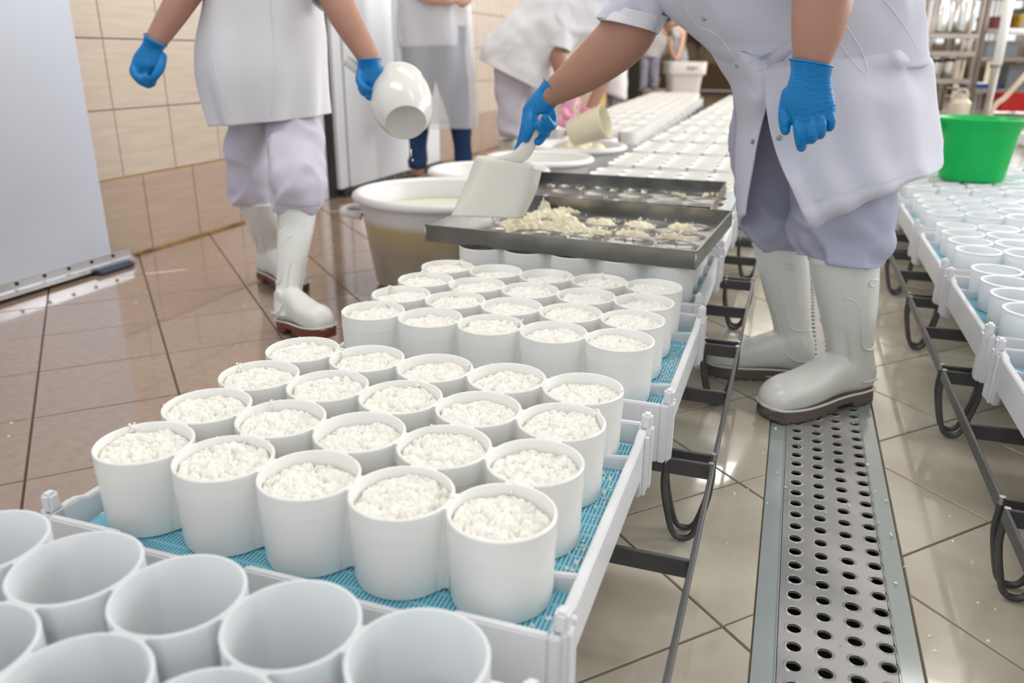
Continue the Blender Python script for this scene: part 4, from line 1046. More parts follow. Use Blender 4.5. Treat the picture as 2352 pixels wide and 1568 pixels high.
mb = MB(); bk = [at(1097, 359, 2.065), at(1135, 358, 2.07), at(1175, 362, 2.07), at(1215, 372, 2.07), at(1240, 386, 2.06)]
patch(mb, [dup2(top), dup2(bk)], 50, 4); o = mb.build('heel', CREAM, None, smooth=True); thicken(o, .0025); child(o, sc_)
mb = MB(); sweep(mb, [(at(1128, 366, 2.03), at(1200, 378, 2.03), .010), (at(1150, 358, 2.025), at(1200, 374, 2.025), .009), (at(1182, 345, 2.02), at(1216, 362, 2.02), .008), (at(1199, 325, 2.02), at(1230, 338, 2.02), .008), (at(1214, 292, 2.02), at(1241, 303, 2.02), .008), (at(1230, 258, 2.025), at(1254, 266, 2.025), .007)], 20, 30)
o = mb.build('handle', CREAM, None, smooth=True); child(o, sc_)

# ---- worker walking in from the left with a dipper
P1 = person(-.88, 1.55, 'worker in white coat, pale trousers and brown-soled boots walking with a dipper')
h1 = onz(652, 752, 0); boot(P1, tuple(h1), tuple(h1+RT*.185-HF*.18+Vector((0, 0, .03))), tuple(at(686, 473, 2.42)))
h2 = onz(604, 640, 0); boot(P1, tuple(h2+Vector((0, 0, .01))), tuple(h2+RT*.20-HF*.19), tuple(at(590, 462, 2.74)), detail=True)
garment('trousers', [ring((530, 200), (632, 200), 2.70, .08), ring((530, 270), (632, 270), 2.72, .085), ring((522, 340), (618, 340), 2.73, .085), ring((521, 395), (618, 400), 2.74, .085), ring((535, 440), (624, 440), 2.745, .075), ring((549, 464), (626, 462), 2.745, .062), ring((555, 464), (622, 462), 2.745, .055)], TROUP, P1, 31, nseg=90, nlen=90, disp=bag(31, .04))
garment('trousers', [ring((612, 215), (732, 215), 2.69, .065), ring((612, 262), (741, 262), 2.66, .07), ring((615, 300), (742, 300), 2.60, .078), ring((622, 365), (742, 365), 2.52, .086), ring((623, 420), (742, 425), 2.43, .084), ring((627, 462), (743, 470), 2.42, .075), ring((638, 476), (735, 482), 2.42, .062), ring((644, 476), (728, 480), 2.42, .055)], TROUP, P1, 41, nseg=90, nlen=90, disp=bag(41, .04))
al = [at(490, -270, 2.63), at(474, -100, 2.58), at(412, 8, 2.52), at(358, 94, 2.47), at(352, 108, 2.465)]
ar = [at(710, -270, 2.63), at(735, -110, 2.56), at(776, 8, 2.48), at(848, 133, 2.41), at(853, 145, 2.405)]
body(P1, [([at(608, 90, 2.64), at(605, -40, 2.64), at(598, -240, 2.63)], [.11, .115, .12]), ([at(500, -262, 2.63), at(700, -262, 2.63)], [.055, .055]), ([at(598, -260, 2.63), at(598, -330, 2.62)], [.065, .055]),
          (al, [.052, .048, .043, .031, .029]), (ar, [.052, .050, .048, .033, .031]), ([at(580, 160, 2.72), at(574, 330, 2.74), at(588, 440, 2.74)], [.065, .055, .045]), ([at(672, 200, 2.70), at(680, 290, 2.64), at(682, 360, 2.54), at(686, 450, 2.43)], [.045, .045, .045, .04])], .009, SKIN)
head(P1, at(604, -420, 2.6), .098, (.35, -.7, -.4))
garment('coat', [ring((560, -330), (640, -330), 2.62, .07), ring((470, -285), (735, -285), 2.62, .11), ring((466, -180), (732, -180), 2.63, .14), ring((470, -60), (730, -60), 2.63, .145), ring((466, 20), (738, 20), 2.635, .15), ring((459, 90), (748, 90), 2.64, .155), ring((466, 160), (751, 160), 2.64, .155), ring((480, 225), (751, 225), 2.64, .15), ring((495, 286), (751, 262), 2.64, .148)], COATB, P1, nseg=96, nlen=90, disp=lambda p, t, th: .016*fold(p, 6, 6, 3.5, 51)+.012*max(0, t-.55)*2*math.sin(th*9+2*fold(p, 3, 3, 2, 9)))
q = onsurf([o for o in bpy.data.objects if o.parent == P1 and o.name.startswith('coat')], dense([(618, -30), (624, 60), (630, 140), (626, 200), (622, 266)], 20), .003)
if len(q) > 4: seam(P1, q, .0016, COATB)
q = onsurf([o for o in bpy.data.objects if o.parent == P1 and o.name.startswith('coat')], dense([(488, 120), (502, 190), (528, 262)], 12), .003)
if len(q) > 4: seam(P1, q, .0016, COATB)
garment('sleeve', [ring((450, -300), (545, -280), 2.62, .08), ring((435, -180), (530, -160), 2.60, .078), ring((425, -90), (515, -60), 2.575, .072), ring((410, -42), (492, -12), 2.55, .068)], COATB, P1, nseg=40, nlen=30, disp=wr(61, .012))
garment('sleeve', [ring((660, -280), (755, -300), 2.62, .08), ring((680, -160), (775, -180), 2.59, .078), ring((700, -60), (792, -90), 2.54, .074), ring((722, 8), (800, -30), 2.50, .068)], COATB, P1, nseg=40, nlen=30, disp=wr(62, .012))
D = 2.45
def hp(x, y, dz=0): return at(x, y, D+dz)
def hw(l, r): return (at(r[0], r[1], D)-at(l[0], l[1], D))/2
glove(P1, [(hp(357, 92), hw((335, 79), (379, 107)), .037), (hp(350, 108), hw((330, 100), (373, 118)), .028), (hp(342, 130), hw((310, 128), (376, 134)), .032), (hp(340, 150), hw((305, 148), (375, 150)), .036), (hp(338, 168), hw((308, 170), (366, 165)), .028)],
      [([hp(314, 145, -.01), hp(308, 165, -.03), hp(322, 182, -.038), hp(336, 176, -.03)], [.014, .0135, .0125, .011]), ([hp(322, 155, -.01), hp(318, 178, -.025), hp(333, 190, -.03), hp(343, 182, -.025)], [.014, .0135, .0125, .011]),
       ([hp(332, 160, .0), hp(330, 184, -.01), hp(341, 194, -.014), hp(349, 184, -.02)], [.0135, .013, .012, .0105]), ([hp(343, 162, .012), hp(342, 184, .006), hp(348, 192, .0), hp(354, 180, -.01)], [.0125, .012, .011, .0095]),
       ([hp(372, 130, -.01), hp(368, 155, -.03), hp(358, 172, -.042), hp(350, 182, -.04)], [.0145, .0135, .012, .0105])], cuffring=(hp(357, 92), hw((334, 78), (380, 108)), .038), vox=.003)
D = 2.40
glove(P1, [(hp(848, 136), hw((822, 138), (874, 134)), .038), (hp(849, 152), hw((822, 154), (876, 150)), .028), (hp(855, 172), hw((824, 176), (884, 168)), .028), (hp(858, 188), hw((828, 192), (886, 184)), .028), (hp(862, 204), hw((840, 208), (882, 200)), .022)],
      [([hp(876, 195, -.01), hp(879, 215, -.02), hp(873, 235, -.02), hp(865, 248, -.012)], [.0145, .0135, .012, .0105]), ([hp(868, 198, .0), hp(872, 214, -.03), hp(862, 222, -.034), hp(854, 212, -.02)], [.0145, .0135, .012, .011]),
       ([hp(854, 198, .0), hp(858, 216, -.026), hp(848, 221, -.03), hp(840, 210, -.018)], [.014, .013, .012, .011]), ([hp(842, 192, .0), hp(844, 208, -.02), hp(836, 212, -.024), hp(829, 202, -.014)], [.013, .0125, .0115, .0105]),
       ([hp(830, 165, -.01), hp(827, 185, -.03), hp(836, 200, -.045), hp(846, 206, -.045)], [.0145, .0135, .012, .0105])], cuffring=(hp(848, 136), hw((821, 138), (875, 134)), .039), vox=.003)
jc = at(926, 250, 2.36); ja = (-HF*.80+Vector((0, 0, -.52))+RT*.20).normalized()
jg = empty('dipper', tuple(jc), 'glossy white round-bellied plastic dipper tipped upside down, dripping, in a blue glove', 'dipper')
JM_ = mat('dipper_plastic', (.80, .79, .74), .22, transl=.12, coat=.3)
pr_ = [(.074, -.115), (.082, -.085), (.0875, -.05), (.0875, -.015), (.080, .02), (.069, .045), (.060, .060), (.0575, .064), (.054, .0645), (.050, .062), (0, .062)]
outer = [(q[0], q[1]) for q in cr([(a, b) for a, b in pr_[:8]], 26)]
mb = MB(); inner = [(max(0, r-.003), z+(.0 if z < .05 else -.004)) for r, z in outer[::-1]]
mb.lathe([(0, .0615), (.051, .0615), (.0535, .064)]+outer[::-1]+[(.0755, -.118), (.071, -.116)]+[(r-.003, min(z, .056)) for r, z in outer]+[(0, .056)], 56, jc, ax=ja)
o = mb.build('bowl', JM_, None, smooth=True); autosmooth(o, .9); child(o, jg)
mb = MB(); sweep(mb, [(at(868, 225, 2.46), at(900, 205, 2.46), .012), (at(842, 196, 2.43), at(862, 178, 2.43), .010), (at(818, 172, 2.425), at(836, 154, 2.425), .009), (at(798, 156, 2.425), at(814, 138, 2.425), .009), (at(784, 146, 2.425), at(798, 128, 2.425), .010)], 20, 30)
o = mb.build('handle', JM_, None, smooth=True); child(o, jg)
mb = MB(); a_ = at(944, 343, 2.31); mb.tube([a_, a_-Vector((0, 0, .010)), a_-Vector((0, 0, .022))], [.003, .0018, .001], n=8); mb.lathe([(0, -.004), (.003, -.001), (.0025, .002), (0, .004)], 10, a_-Vector((-.004, 0, .03)))
tag(mb.build('drip', WHEY, None, smooth=True), 'thin drip of whey falling from the lip of the tipped dipper', 'drip')

# ---- worker in a clear apron and jeans by the far sliding door
P2 = person(-1.1, 4.4, 'worker in clear plastic apron over white tunic and blue jeans, arms folded')
d_ = 5.1
garment('trousers', [ring((925, 60), (1000, 60), d_, .09), ring((928, 150), (1000, 150), d_, .09), ring((934, 240), (990, 240), d_, .075), ring((942, 330), (980, 330), d_, .06), ring((943, 384), (977, 384), d_, .055)], JEAN, P2, nseg=32, nlen=40, disp=wr(71, .016))
garment('trousers', [ring((980, 60), (1066, 60), d_, .09), ring((990, 150), (1068, 150), d_, .09), ring((1020, 230), (1078, 230), d_, .075), ring((1040, 300), (1084, 300), d_, .062), ring((1048, 372), (1086, 372), d_, .058)], JEAN, P2, nseg=32, nlen=40, disp=wr(72, .016))
garment('coat', [ring((940, -330), (1030, -330), d_, .07), ring((900, -290), (1065, -290), d_, .11), ring((905, -150), (1062, -150), d_, .14), ring((912, -20), (1052, -20), d_, .14), ring((915, 60), (1052, 60), d_, .145), ring((918, 108), (1050, 104), d_, .145)], COATB, P2, nseg=48, nlen=50, disp=wr(73, .016))
APR = mat('clear_plastic', (.86, .88, .92), .25, alpha=.30)
garment('apron', [ring((905, -180), (1075, -180), d_, .17), ring((902, -60), (1075, -60), d_, .175), ring((906, 60), (1084, 60), d_, .18), ring((912, 160), (1090, 160), d_, .185), ring((910, 250), (1090, 250), d_, .19), ring((908, 288), (1090, 292), d_, .19)], APR, P2, nseg=80, nlen=60, th=.001, disp=lambda p, t, th: .02*math.sin(th*8+3*fold(p, 2, 2, 1.5, 4))*(.3+t))
body(P2, [([at(985, 60, d_), at(985, -260, d_)], [.12, .12]), ([at(985, -270, d_), at(985, -350, d_)], [.06, .055]), ([at(905, -280, d_), at(890, -120, d_), at(960, -20, d_-.16), at(1030, 0, d_-.2)], [.05, .048, .042, .035]), ([at(1065, -280, d_), at(1090, -130, d_), at(1075, -20, d_-.14), at(1062, 4, d_-.18)], [.05, .048, .042, .036]),
          ([at(960, 60, d_), at(960, 250, d_), at(960, 392, d_)], [.08, .06, .04]), ([at(1025, 60, d_), at(1055, 240, d_), at(1068, 385, d_)], [.08, .06, .04])], .012, SKIN2)
head(P2, at(985, -420, d_), .098, (.2, -1, -.1), skin=SKIN2)
for fx, fy in ((950, 440), (1062, 432)):
    hl = onz(fx+8, fy-8, 0); mb = MB(); tt = hl-HF*.20-RT*.05
    X_ = (tt-hl).normalized(); Y_ = Vector((0, 0, 1)).cross(X_); V = []
    rows_s = cr([(0, .025, .07), (.05, .034, .085), (.12, .036, .075), (.2, .042, .055), (.26, .035, .045), (.285, .01, .03)], 14)
    for x, hw_, h_ in rows_s:
        for k in range(14): a = 2*PI*k/14; V.append(hl+X_*x+Y_*(hw_*math.cos(a))+Vector((0, 0, .004+h_/2+h_/2*math.sin(a))))
    F = [(i*14+k, i*14+(k+1) % 14, (i+1)*14+(k+1) % 14, (i+1)*14+k) for i in range(13) for k in range(14)]+[tuple(range(13, -1, -1)), tuple(range(13*14, 14*14))]
    mb.add(V, F); o = mb.build('shoe', SHOE, None, smooth=True); child(o, P2)

# ---- worker bending over the tubs with pink rubber gloves
P3 = person(-.85, 3.6, 'worker in white coat bending over the round tubs with pink rubber gloves')
d_ = 4.6
for hx, hy in ((1195, 458), (1258, 450)):
    hh = onz(hx-30, hy, 0); boot(P3, tuple(hh), tuple(hh+RT*.15-HF*.20), tuple(at(hx-30, 318, dep(hh.x, hh.y))), m=mat('cream_rubber', (.68, .66, .56), .4), detail=False)
garment('trousers', [ring((1130, 120), (1235, 150), d_, .10), ring((1137, 200), (1215, 205), d_, .09), ring((1143, 250), (1200, 255), d_, .075), ring((1140, 290), (1195, 300), d_, .075), ring((1146, 312), (1190, 318), d_, .055)], TROUP, P3, nseg=40, nlen=40, disp=bag(81, .03))
garment('trousers', [ring((1165, 130), (1262, 150), d_+.42, .10), ring((1190, 200), (1262, 205), d_+.42, .09), ring((1205, 250), (1262, 255), d_+.42, .075), ring((1205, 290), (1260, 300), d_+.42, .075), ring((1212, 312), (1254, 318), d_+.42, .055)], TROUP, P3, nseg=40, nlen=40, disp=bag(82, .03))
garment('coat', [ring((1400, -150), (1480, -60), d_, .07), ring((1310, -110), (1440, 20), d_, .14), ring((1245, -40), (1370, 80), d_, .17), ring((1190, 20), (1310, 118), d_, .175), ring((1140, 66), (1272, 145), d_, .175), ring((1112, 104), (1262, 175), d_, .17), ring((1101, 136), (1252, 212), d_, .165)], COATB, P3, nseg=72, nlen=70, disp=wr(83, .020, 6, 6, 6), caps=(True, False))
q1 = [at(1320, 0, d_-.1), at(1282, 105, d_-.12), at(1290, 160, d_-.14), at(1310, 232, d_-.18)]
q2 = [at(1420, -40, d_), at(1420, 70, d_-.02), at(1400, 150, d_-.05), at(1352, 262, d_-.1)]
body(P3, [([at(1210, 110, d_), at(1300, 30, d_), at(1390, -50, d_)], [.13, .12, .11]), (q1, [.055, .052, .044, .034]), (q2, [.055, .050, .042, .032]), ([at(1185, 140, d_), at(1172, 290, d_)], [.09, .05]), ([at(1225, 140, d_+.42), at(1232, 290, d_+.42)], [.09, .05]), ([at(1400, -60, d_), at(1450, -90, d_)], [.06, .05])], .011, SKIN)
head(P3, at(1478, -70, d_), .098, (.7, 0, -.7))
garment('sleeve', [ring((1275, -50), (1375, 20), d_-.08, .08), ring((1258, 20), (1345, 62), d_-.10, .08), ring((1255, 75), (1325, 98), d_-.11, .075), ring((1256, 108), (1312, 122), d_-.12, .068)], COATB, P3, nseg=36, nlen=30, disp=wr(84, .014))
garment('sleeve', [ring((1372, -90), (1462, -60), d_, .08), ring((1378, 0), (1455, 0), d_-.01, .075), ring((1382, 50), (1450, 50), d_-.02, .07)], COATB, P3, nseg=36, nlen=30, disp=wr(85, .012))
D = d_-.18
glove(P3, [(hp(1312, 224), hw((1290, 222), (1334, 226)), .045), (hp(1311, 240), hw((1288, 240), (1332, 242)), .042), (hp(1308, 258), hw((1290, 258), (1326, 258)), .034), (hp(1304, 270), hw((1287, 270), (1321, 270)), .034)],
      [([hp(1292, 266, -.02), hp(1287, 280, -.04), hp(1292, 288, -.03)], [.017, .016, .013]), ([hp(1301, 268, -.02), hp(1298, 284, -.04), hp(1302, 290, -.03)], [.017, .016, .013]), ([hp(1310, 268, -.02), hp(1309, 282, -.04), hp(1310, 287, -.03)], [.016, .015, .013]), ([hp(1318, 264, -.02), hp(1319, 276, -.03), hp(1317, 281, -.02)], [.015, .014, .012]), ([hp(1296, 255, -.03), hp(1302, 264, -.06), hp(1308, 268, -.06)], [.017, .015, .013])], PINKG, vox=.004)
D = d_-.12
glove(P3, [(hp(1356, 250), hw((1340, 244), (1372, 256)), .036), (hp(1350, 264), hw((1332, 260), (1368, 268)), .032), (hp(1344, 276), hw((1330, 274), (1358, 280)), .026)],
      [([hp(1334, 276), hp(1330, 286, -.02), hp(1334, 291, -.02)], [.015, .014, .012]), ([hp(1341, 279), hp(1339, 290, -.02), hp(1342, 294, -.02)], [.015, .014, .012]), ([hp(1349, 280), hp(1348, 290, -.02), hp(1349, 294, -.02)], [.015, .014, .012]), ([hp(1356, 279), hp(1356, 286, -.02), hp(1355, 290, -.02)], [.014, .013, .011]), ([hp(1336, 264), hp(1328, 272, -.02), hp(1328, 280, -.03)], [.015, .014, .012])], PINKG, vox=.004)
# cream jug and curd under the pink gloves
CRM = mat('cream_jug_plastic', (.80, .75, .58), .3, transl=.12)
jc = at(1352, 292, 4.28); ja = (RT*.75-HF*.35+Vector((0, 0, .30))).normalized()
jg = empty('curd_jug', tuple(jc), 'cream plastic jug lying tilted in the tub under the pink glove', 'jug')
mb = MB(); mb.lathe([(0, -.10), (.066, -.10), (.072, -.09), (.085, .085), (.089, .095), (.086, .098), (.082, .09), (.070, -.085), (0, -.088)], 40, jc, ax=ja); o = mb.build('bowl', CRM, None, smooth=True); autosmooth(o, .8); child(o, jg)
mb = MB(); mb.tube([jc-ja*.05+RT*0+Vector((0, 0, .07)), jc-ja*.06-RT*.03+Vector((0, 0, .11)), jc-ja*.02-RT*.05+Vector((0, 0, .13))], .009, n=10); o = mb.build('handle', CRM, None, smooth=True); child(o, jg)
o = heap(1318, 345, .215, .19, .26, 21, 'tall cream curd mound rising out of the tub under the pink gloves', z=.30, m=mat('cream_curd', (.82, .77, .60), .5))
tc_ = Vector((-.38, 3.64, .255)); o.location = tc_; o['group'] = 'curd in the round tubs'

# ================================================================ far people, bin, shelves
def far_person(x0, label, d, coat, trou, body_ch, hd=None, bm=BOOTW, boots=(), skin=SKIN2, cm=HAIR, shirt_m=COATB, trou_m=None):
    p = person(x0.x, x0.y, label)
    for r in coat: garment('coat', r, shirt_m, p, nseg=28, nlen=24, disp=wr(5, .02, 5, 5, 4), caps=(True, False))
    for r in trou: garment('trousers', r, trou_m or TROU, p, nseg=24, nlen=20, disp=wr(6, .02, 5, 5, 4))
    body(p, body_ch, .018, skin)
    if hd: head(p, hd[0], .10, hd[1], skin=skin, cm=cm)
    for (hx, hy, tx, dirn) in boots:
        h = onz(hx, hy, 0); boot(p, tuple(h), tuple(h+dirn*.28), tuple(Vector((h.x, h.y, 0))+dirn*.06+Vector((0, 0, .36))), m=bm, detail=False)
    return p
P5 = far_person(onz(1400, 256, 0), 'worker in a long white apron standing in the background beside the dark doorway', 12.1,
    [[ring((1372, -30), (1432, -30), 12.1, .12), ring((1366, 60), (1442, 60), 12.1, .17), ring((1366, 120), (1442, 120), 12.1, .17), ring((1364, 170), (1440, 170), 12.1, .17), ring((1366, 205), (1438, 232), 12.1, .17)]],
    [[ring((1372, 180), (1400, 180), 12.1, .09), ring((1376, 246), (1394, 246), 12.1, .07)], [ring((1402, 180), (1430, 180), 12.1, .09), ring((1405, 246), (1423, 246), 12.1, .07)]],
    [([at(1404, 110, 12.1), at(1402, -20, 12.1)], [.15, .15]), ([at(1402, -20, 12.1), at(1402, -50, 12.1)], [.07, .06]), ([at(1432, -15, 12.1), at(1446, 50, 12.1), at(1444, 122, 12.0)], [.06, .055, .05]), ([at(1370, -15, 12.1), at(1360, 50, 12.1), at(1372, 110, 11.95)], [.06, .05, .045])],
    (at(1402, -62, 12.1), (.3, -1, -.1)), bm=mat('dark_boot_rubber', (.06, .06, .08), .5), boots=((1384, 256, 0, -HF), (1414, 254, 0, -HF)), cm=CAP)
P6 = far_person(onz(1490, 222, 0), 'worker in white shirt and grey trousers leaning over the tall white bin', 15.6,
    [[ring((1490, 62), (1545, 95), 15.6, .13), ring((1476, 72), (1545, 108), 15.6, .17), ring((1464, 92), (1538, 118), 15.6, .18), ring((1461, 118), (1520, 128), 15.6, .18), ring((1461, 128), (1518, 132), 15.6, .18)]],
    [[ring((1461, 115), (1492, 118), 15.6, .13), ring((1463, 160), (1488, 160), 15.6, .11), ring((1466, 200), (1484, 200), 15.6, .09)], [ring((1488, 115), (1520, 118), 15.6, .13), ring((1490, 160), (1514, 160), 15.6, .11), ring((1492, 200), (1510, 200), 15.6, .09)]],
    [([at(1490, 120, 15.6), at(1515, 85, 15.6)], [.16, .14]), ([at(1535, 90, 15.5), at(1541, 118, 15.4), at(1553, 140, 15.3)], [.07, .055, .045]), ([at(1520, 80, 15.6), at(1532, 64, 15.6)], [.07, .06])],
    (at(1536, 54, 15.5), (.6, -.3, -.7)), bm=mat('grimy_boot_rubber', (.50, .46, .36), .5), boots=((1474, 220, 0, RT), (1500, 218, 0, RT)))
P7 = far_person(onz(1560, 218, 0), 'worker in white short-sleeved coat facing the tall white bin from its far side', 16.6,
    [[ring((1542, 64), (1566, 62), 16.6, .09), ring((1541, 84), (1573, 84), 16.6, .14), ring((1542, 110), (1574, 110), 16.6, .15), ring((1542, 140), (1580, 140), 16.6, .16), ring((1540, 170), (1582, 170), 16.6, .16)]],
    [[ring((1546, 150), (1562, 150), 16.6, .10), ring((1548, 205), (1560, 205), 16.6, .08)], [ring((1562, 150), (1578, 150), 16.6, .10), ring((1564, 205), (1576, 205), 16.6, .08)]],
    [([at(1558, 140, 16.6), at(1556, 74, 16.6)], [.13, .13]), ([at(1570, 74, 16.5), at(1567, 104, 16.3), at(1557, 136, 15.9)], [.06, .05, .045]), ([at(1556, 72, 16.6), at(1554, 58, 16.6)], [.06, .055])],
    (at(1553, 50, 16.6), (-.6, -.6, -.3)), boots=((1553, 217, 0, -HF), (1569, 217, 0, -HF)), cm=CAP)
# tall bin with rounded square plan
bc = at(1566, 230, 13.4); bc.z = 0
bn = empty('bin', tuple(bc), 'tall white square-mouthed bin on the floor between the two distant workers', 'bin')
def rsq(h, r, z, n=6):
    out = []
    for cx_, cy_, a0 in ((1, 1, 0), (-1, 1, 90), (-1, -1, 180), (1, -1, 270)):
        for k in range(n+1): a = math.radians(a0+90*k/n); out.append((cx_*(h-r)+r*math.cos(a), cy_*(h-r)+r*math.sin(a), z))
    return out
mb = MB(); prof = [(h_*.86, r_, z_) for h_, r_, z_ in [(.22, .05, .0), (.235, .06, .04), (.295, .07, .50), (.345, .08, .52), (.35, .08, .66), (.355, .08, .70), (.335, .07, .70), (.28, .06, .50), (.22, .05, .05)]]
V = []; F = []; n_ = 28
for h, r, z in prof: V += rsq(h, r, z)
for i in range(len(prof)-1):
    for k in range(n_): F.append((i*n_+k, i*n_+(k+1) % n_, (i+1)*n_+(k+1) % n_, (i+1)*n_+k))
F += [tuple(range(n_-1, -1, -1)), tuple(range((len(prof)-1)*n_, len(prof)*n_))]
mb.add(V, F); o = mb.build('bin_wall', WHITEP, bn, bevel=.004); autosmooth(o, .6); o.rotation_euler = (0, 0, YAW)
INK = mat('dark_ink', (.03, .05, .05), .7)
for k, (dx, dz, w_, h_, sl) in enumerate(((-.09, .05, .02, .035, .01), (-.055, .055, .018, .03, -.01), (-.02, .05, .02, .035, .012), (.015, .054, .02, .03, -.008), (.05, .052, .02, .032, .01), (-.03, .018, .03, .012, .015))):
    mb = MB(); c = Vector((dx+.08, -.3055, .56+dz)); mb.add([(c.x-w_/2, c.y, c.z-h_/2), (c.x+w_/2, c.y, c.z-h_/2), (c.x+w_/2+sl, c.y, c.z+h_/2), (c.x-w_/2+sl, c.y, c.z+h_/2)], [(0, 1, 2, 3)])
    q = mb.build('printed_mark', INK, bn); q.rotation_euler = (0, 0, YAW); thicken(q, .001)
# dark doorway strip and pipes on the far wall
mb = MB(); a_ = at(1439, 200, 13.6); mb.box((a_.x, a_.y, 0), (a_.x+.19, a_.y+.12, 3.4)); tag(mb.build('door_1', mat('dark_door', (.03, .028, .015), .6)), kind='structure')
sh = at(1588, 62, 18.5)
s_ = empty('wall_shelf', (sh.x, 19.8, sh.z), 'red and white wall shelf on the far brown wall above the distant workers', 'shelf')
mb = MB(); mb.box((-.30, -.3, -.05), (.30, .17, .03)); mb.build('board', mat('red_paint', (.35, .02, .03), .5), s_, bevel=.01)
mb = MB(); mb.box((-.24, -.25, .03), (.12, .12, .16)); mb.build('box', COATB, s_, bevel=.01)
mb = MB(); mb.box((-.1, -.1, -.3), (.24, .17, -.05)); mb.build('bracket', DSTEEL, s_, bevel=.01)
mb = MB(); p_ = at(1600, 100, 18.5); mb.tube([(p_.x-.1, 19.93, 0), (p_.x-.1, 19.93, 3.4)], .05, n=12); o = mb.build('pipe', mat('beige_pipe', (.42, .34, .27), .5), None, smooth=True); tag(o, 'vertical beige pipe on the far brown wall behind the tall white bin', 'pipe')

# green bucket on the cups
gc = onz(2228, 412, .307)
gb = empty('bucket', tuple(gc), 'bright green plastic bucket standing on the short cups of the line at right', 'bucket')
mb = MB(); prof = [(0, 0), (.118, 0), (.126, .006), (.146, .19), (.156, .225), (.178, .252), (.180, .258), (.176, .259), (.153, .232), (.142, .19), (.121, .010), (0, .008)]
mb.lathe(prof, 56); o = mb.build('bucket_wall', GREEN, gb); autosmooth(o, .7)
for s in (-1, 1):
    mb = MB(); mb.box((-.018, -.006, .215), (.018, .018, .25)); q = mb.build('handle_ear', GREEN, gb, bevel=.005, seg=2); q.rotation_euler = (0, 0, YAW+(PI/2 if s < 0 else -PI/2)); q.location = RT*(s*.158)
mb = MB(); R_ = .165; mb.tube([tuple(RT*(R_*math.cos(a))+HF*(-R_*math.sin(a)*.98)+Vector((0, 0, .232-.0*a))) for a in np.linspace(PI, 2*PI, 30)], .003, n=8); q = mb.build('bail', mat('green_bail', (.0, .35, .06), .4), gb, smooth=True)

# far-right line with white mould blocks in the daylight
for k in range(3):
    x, y = 2.36, 3.55+.60*k
    make_block(x, y, 'white mould block standing in the daylight behind the green bucket, %s from the front' % ORD[k], 'moulds behind the green bucket', seg=24, z=.3585)
    make_tray(x, y, 'white drainage tray in the daylight behind the green bucket, %s from the front' % ORD[k], 'trays behind the green bucket', z=.285)
    make_rack(3.25+.6*k, 1.98, 2.74, 'dark steel rack of the line behind the green bucket, %s from the front' % ORD[k], 'racks behind the green bucket')

# steel shelving, cans and pipes at the far right
SPIPE = mat('shelf_steel', (.34, .30, .27), .4, .6, mott=.3, mscale=6); SHD = mat('shelf_dark', (.10, .075, .06), .5, .3); BRT = mat('polished_steel', (.75, .74, .72), .18, 1)
def shelf_unit(pl, pr2, d, zs, label, dep_=.5, top=2.0):
    a = at(pl, 200, d); b = at(pr2, 200, d); c = (a+b)/2; c.z = 0; W_ = (b-a).length/2
    u = empty('shelf_unit', tuple(c), label, 'shelf', None, YAW)
    for sx in (-1, 1):
        for sy in (0, 1): mb = MB(); mb.tube([(sx*W_, sy*dep_, 0), (sx*W_, sy*dep_, top)], .022, n=10); mb.build('post', SPIPE, u, smooth=True)
    for z in zs:
        mb = MB(); mb.box((-W_, -.02, z-.018), (W_, dep_, z)); mb.build('shelf', SHD, u, bevel=.004)
        mb = MB(); mb.box((-W_, -.035, z-.03), (W_, -.022, z+.012)); mb.build('front_edge', SPIPE, u, bevel=.003)
    return u, W_
u1, W1 = shelf_unit(2100, 2222, 7.2, (.34, .62, .84, .98), 'tall brown steel rack nearest the bending worker, hung with milk cans')
u2, W2 = shelf_unit(2236, 2420, 7.8, (.30, .52, .80, 1.04, 1.34), 'wide dark steel shelf unit with boxes and crates at the right', .55)
def on_px(px_, d, z): p = at(px_, 200, d); p.z = z; return p
def can(px_, d, z, r, h, label, m=BRT):
    p = on_px(px_, d, z); t = empty('can', tuple(p), label, 'can', 'metal cans on the steel racks')
    mb = MB(); mb.lathe([(0, 0), (r*.96, 0), (r, .01), (r, h*.7), (r*.62, h*.84), (r*.62, h*.93), (r*.72, h*.95), (r*.72, h), (0, h)], 24); o = mb.build('can_wall', m, t); autosmooth(o, .6)
    mb = MB(); mb.tube([(r*.5*math.cos(a), 0, h+r*.45*math.sin(a)) for a in np.linspace(0, PI, 12)], .008, n=6); mb.build('handle', m, t, smooth=True)
can(2132, 7.35, .98, .075, .36, 'first bright steel can on the top of the rack nearest the bending worker')
can(2155, 7.40, .98, .06, .30, 'middle bright steel can on the top of the rack nearest the bending worker')
can(2182, 7.35, .98, .085, .42, 'tallest bright steel can on the top of the rack nearest the bending worker')
can(2140, 7.4, .62, .06, .2, 'small steel can on the middle shelf of the rack nearest the bending worker')
can(2172, 7.4, .62, .065, .21, 'broad steel can on the middle shelf of the rack nearest the bending worker')
can(2205, 7.45, .84, .04, .12, 'tiny steel can on the upper shelf of the rack nearest the bending worker')
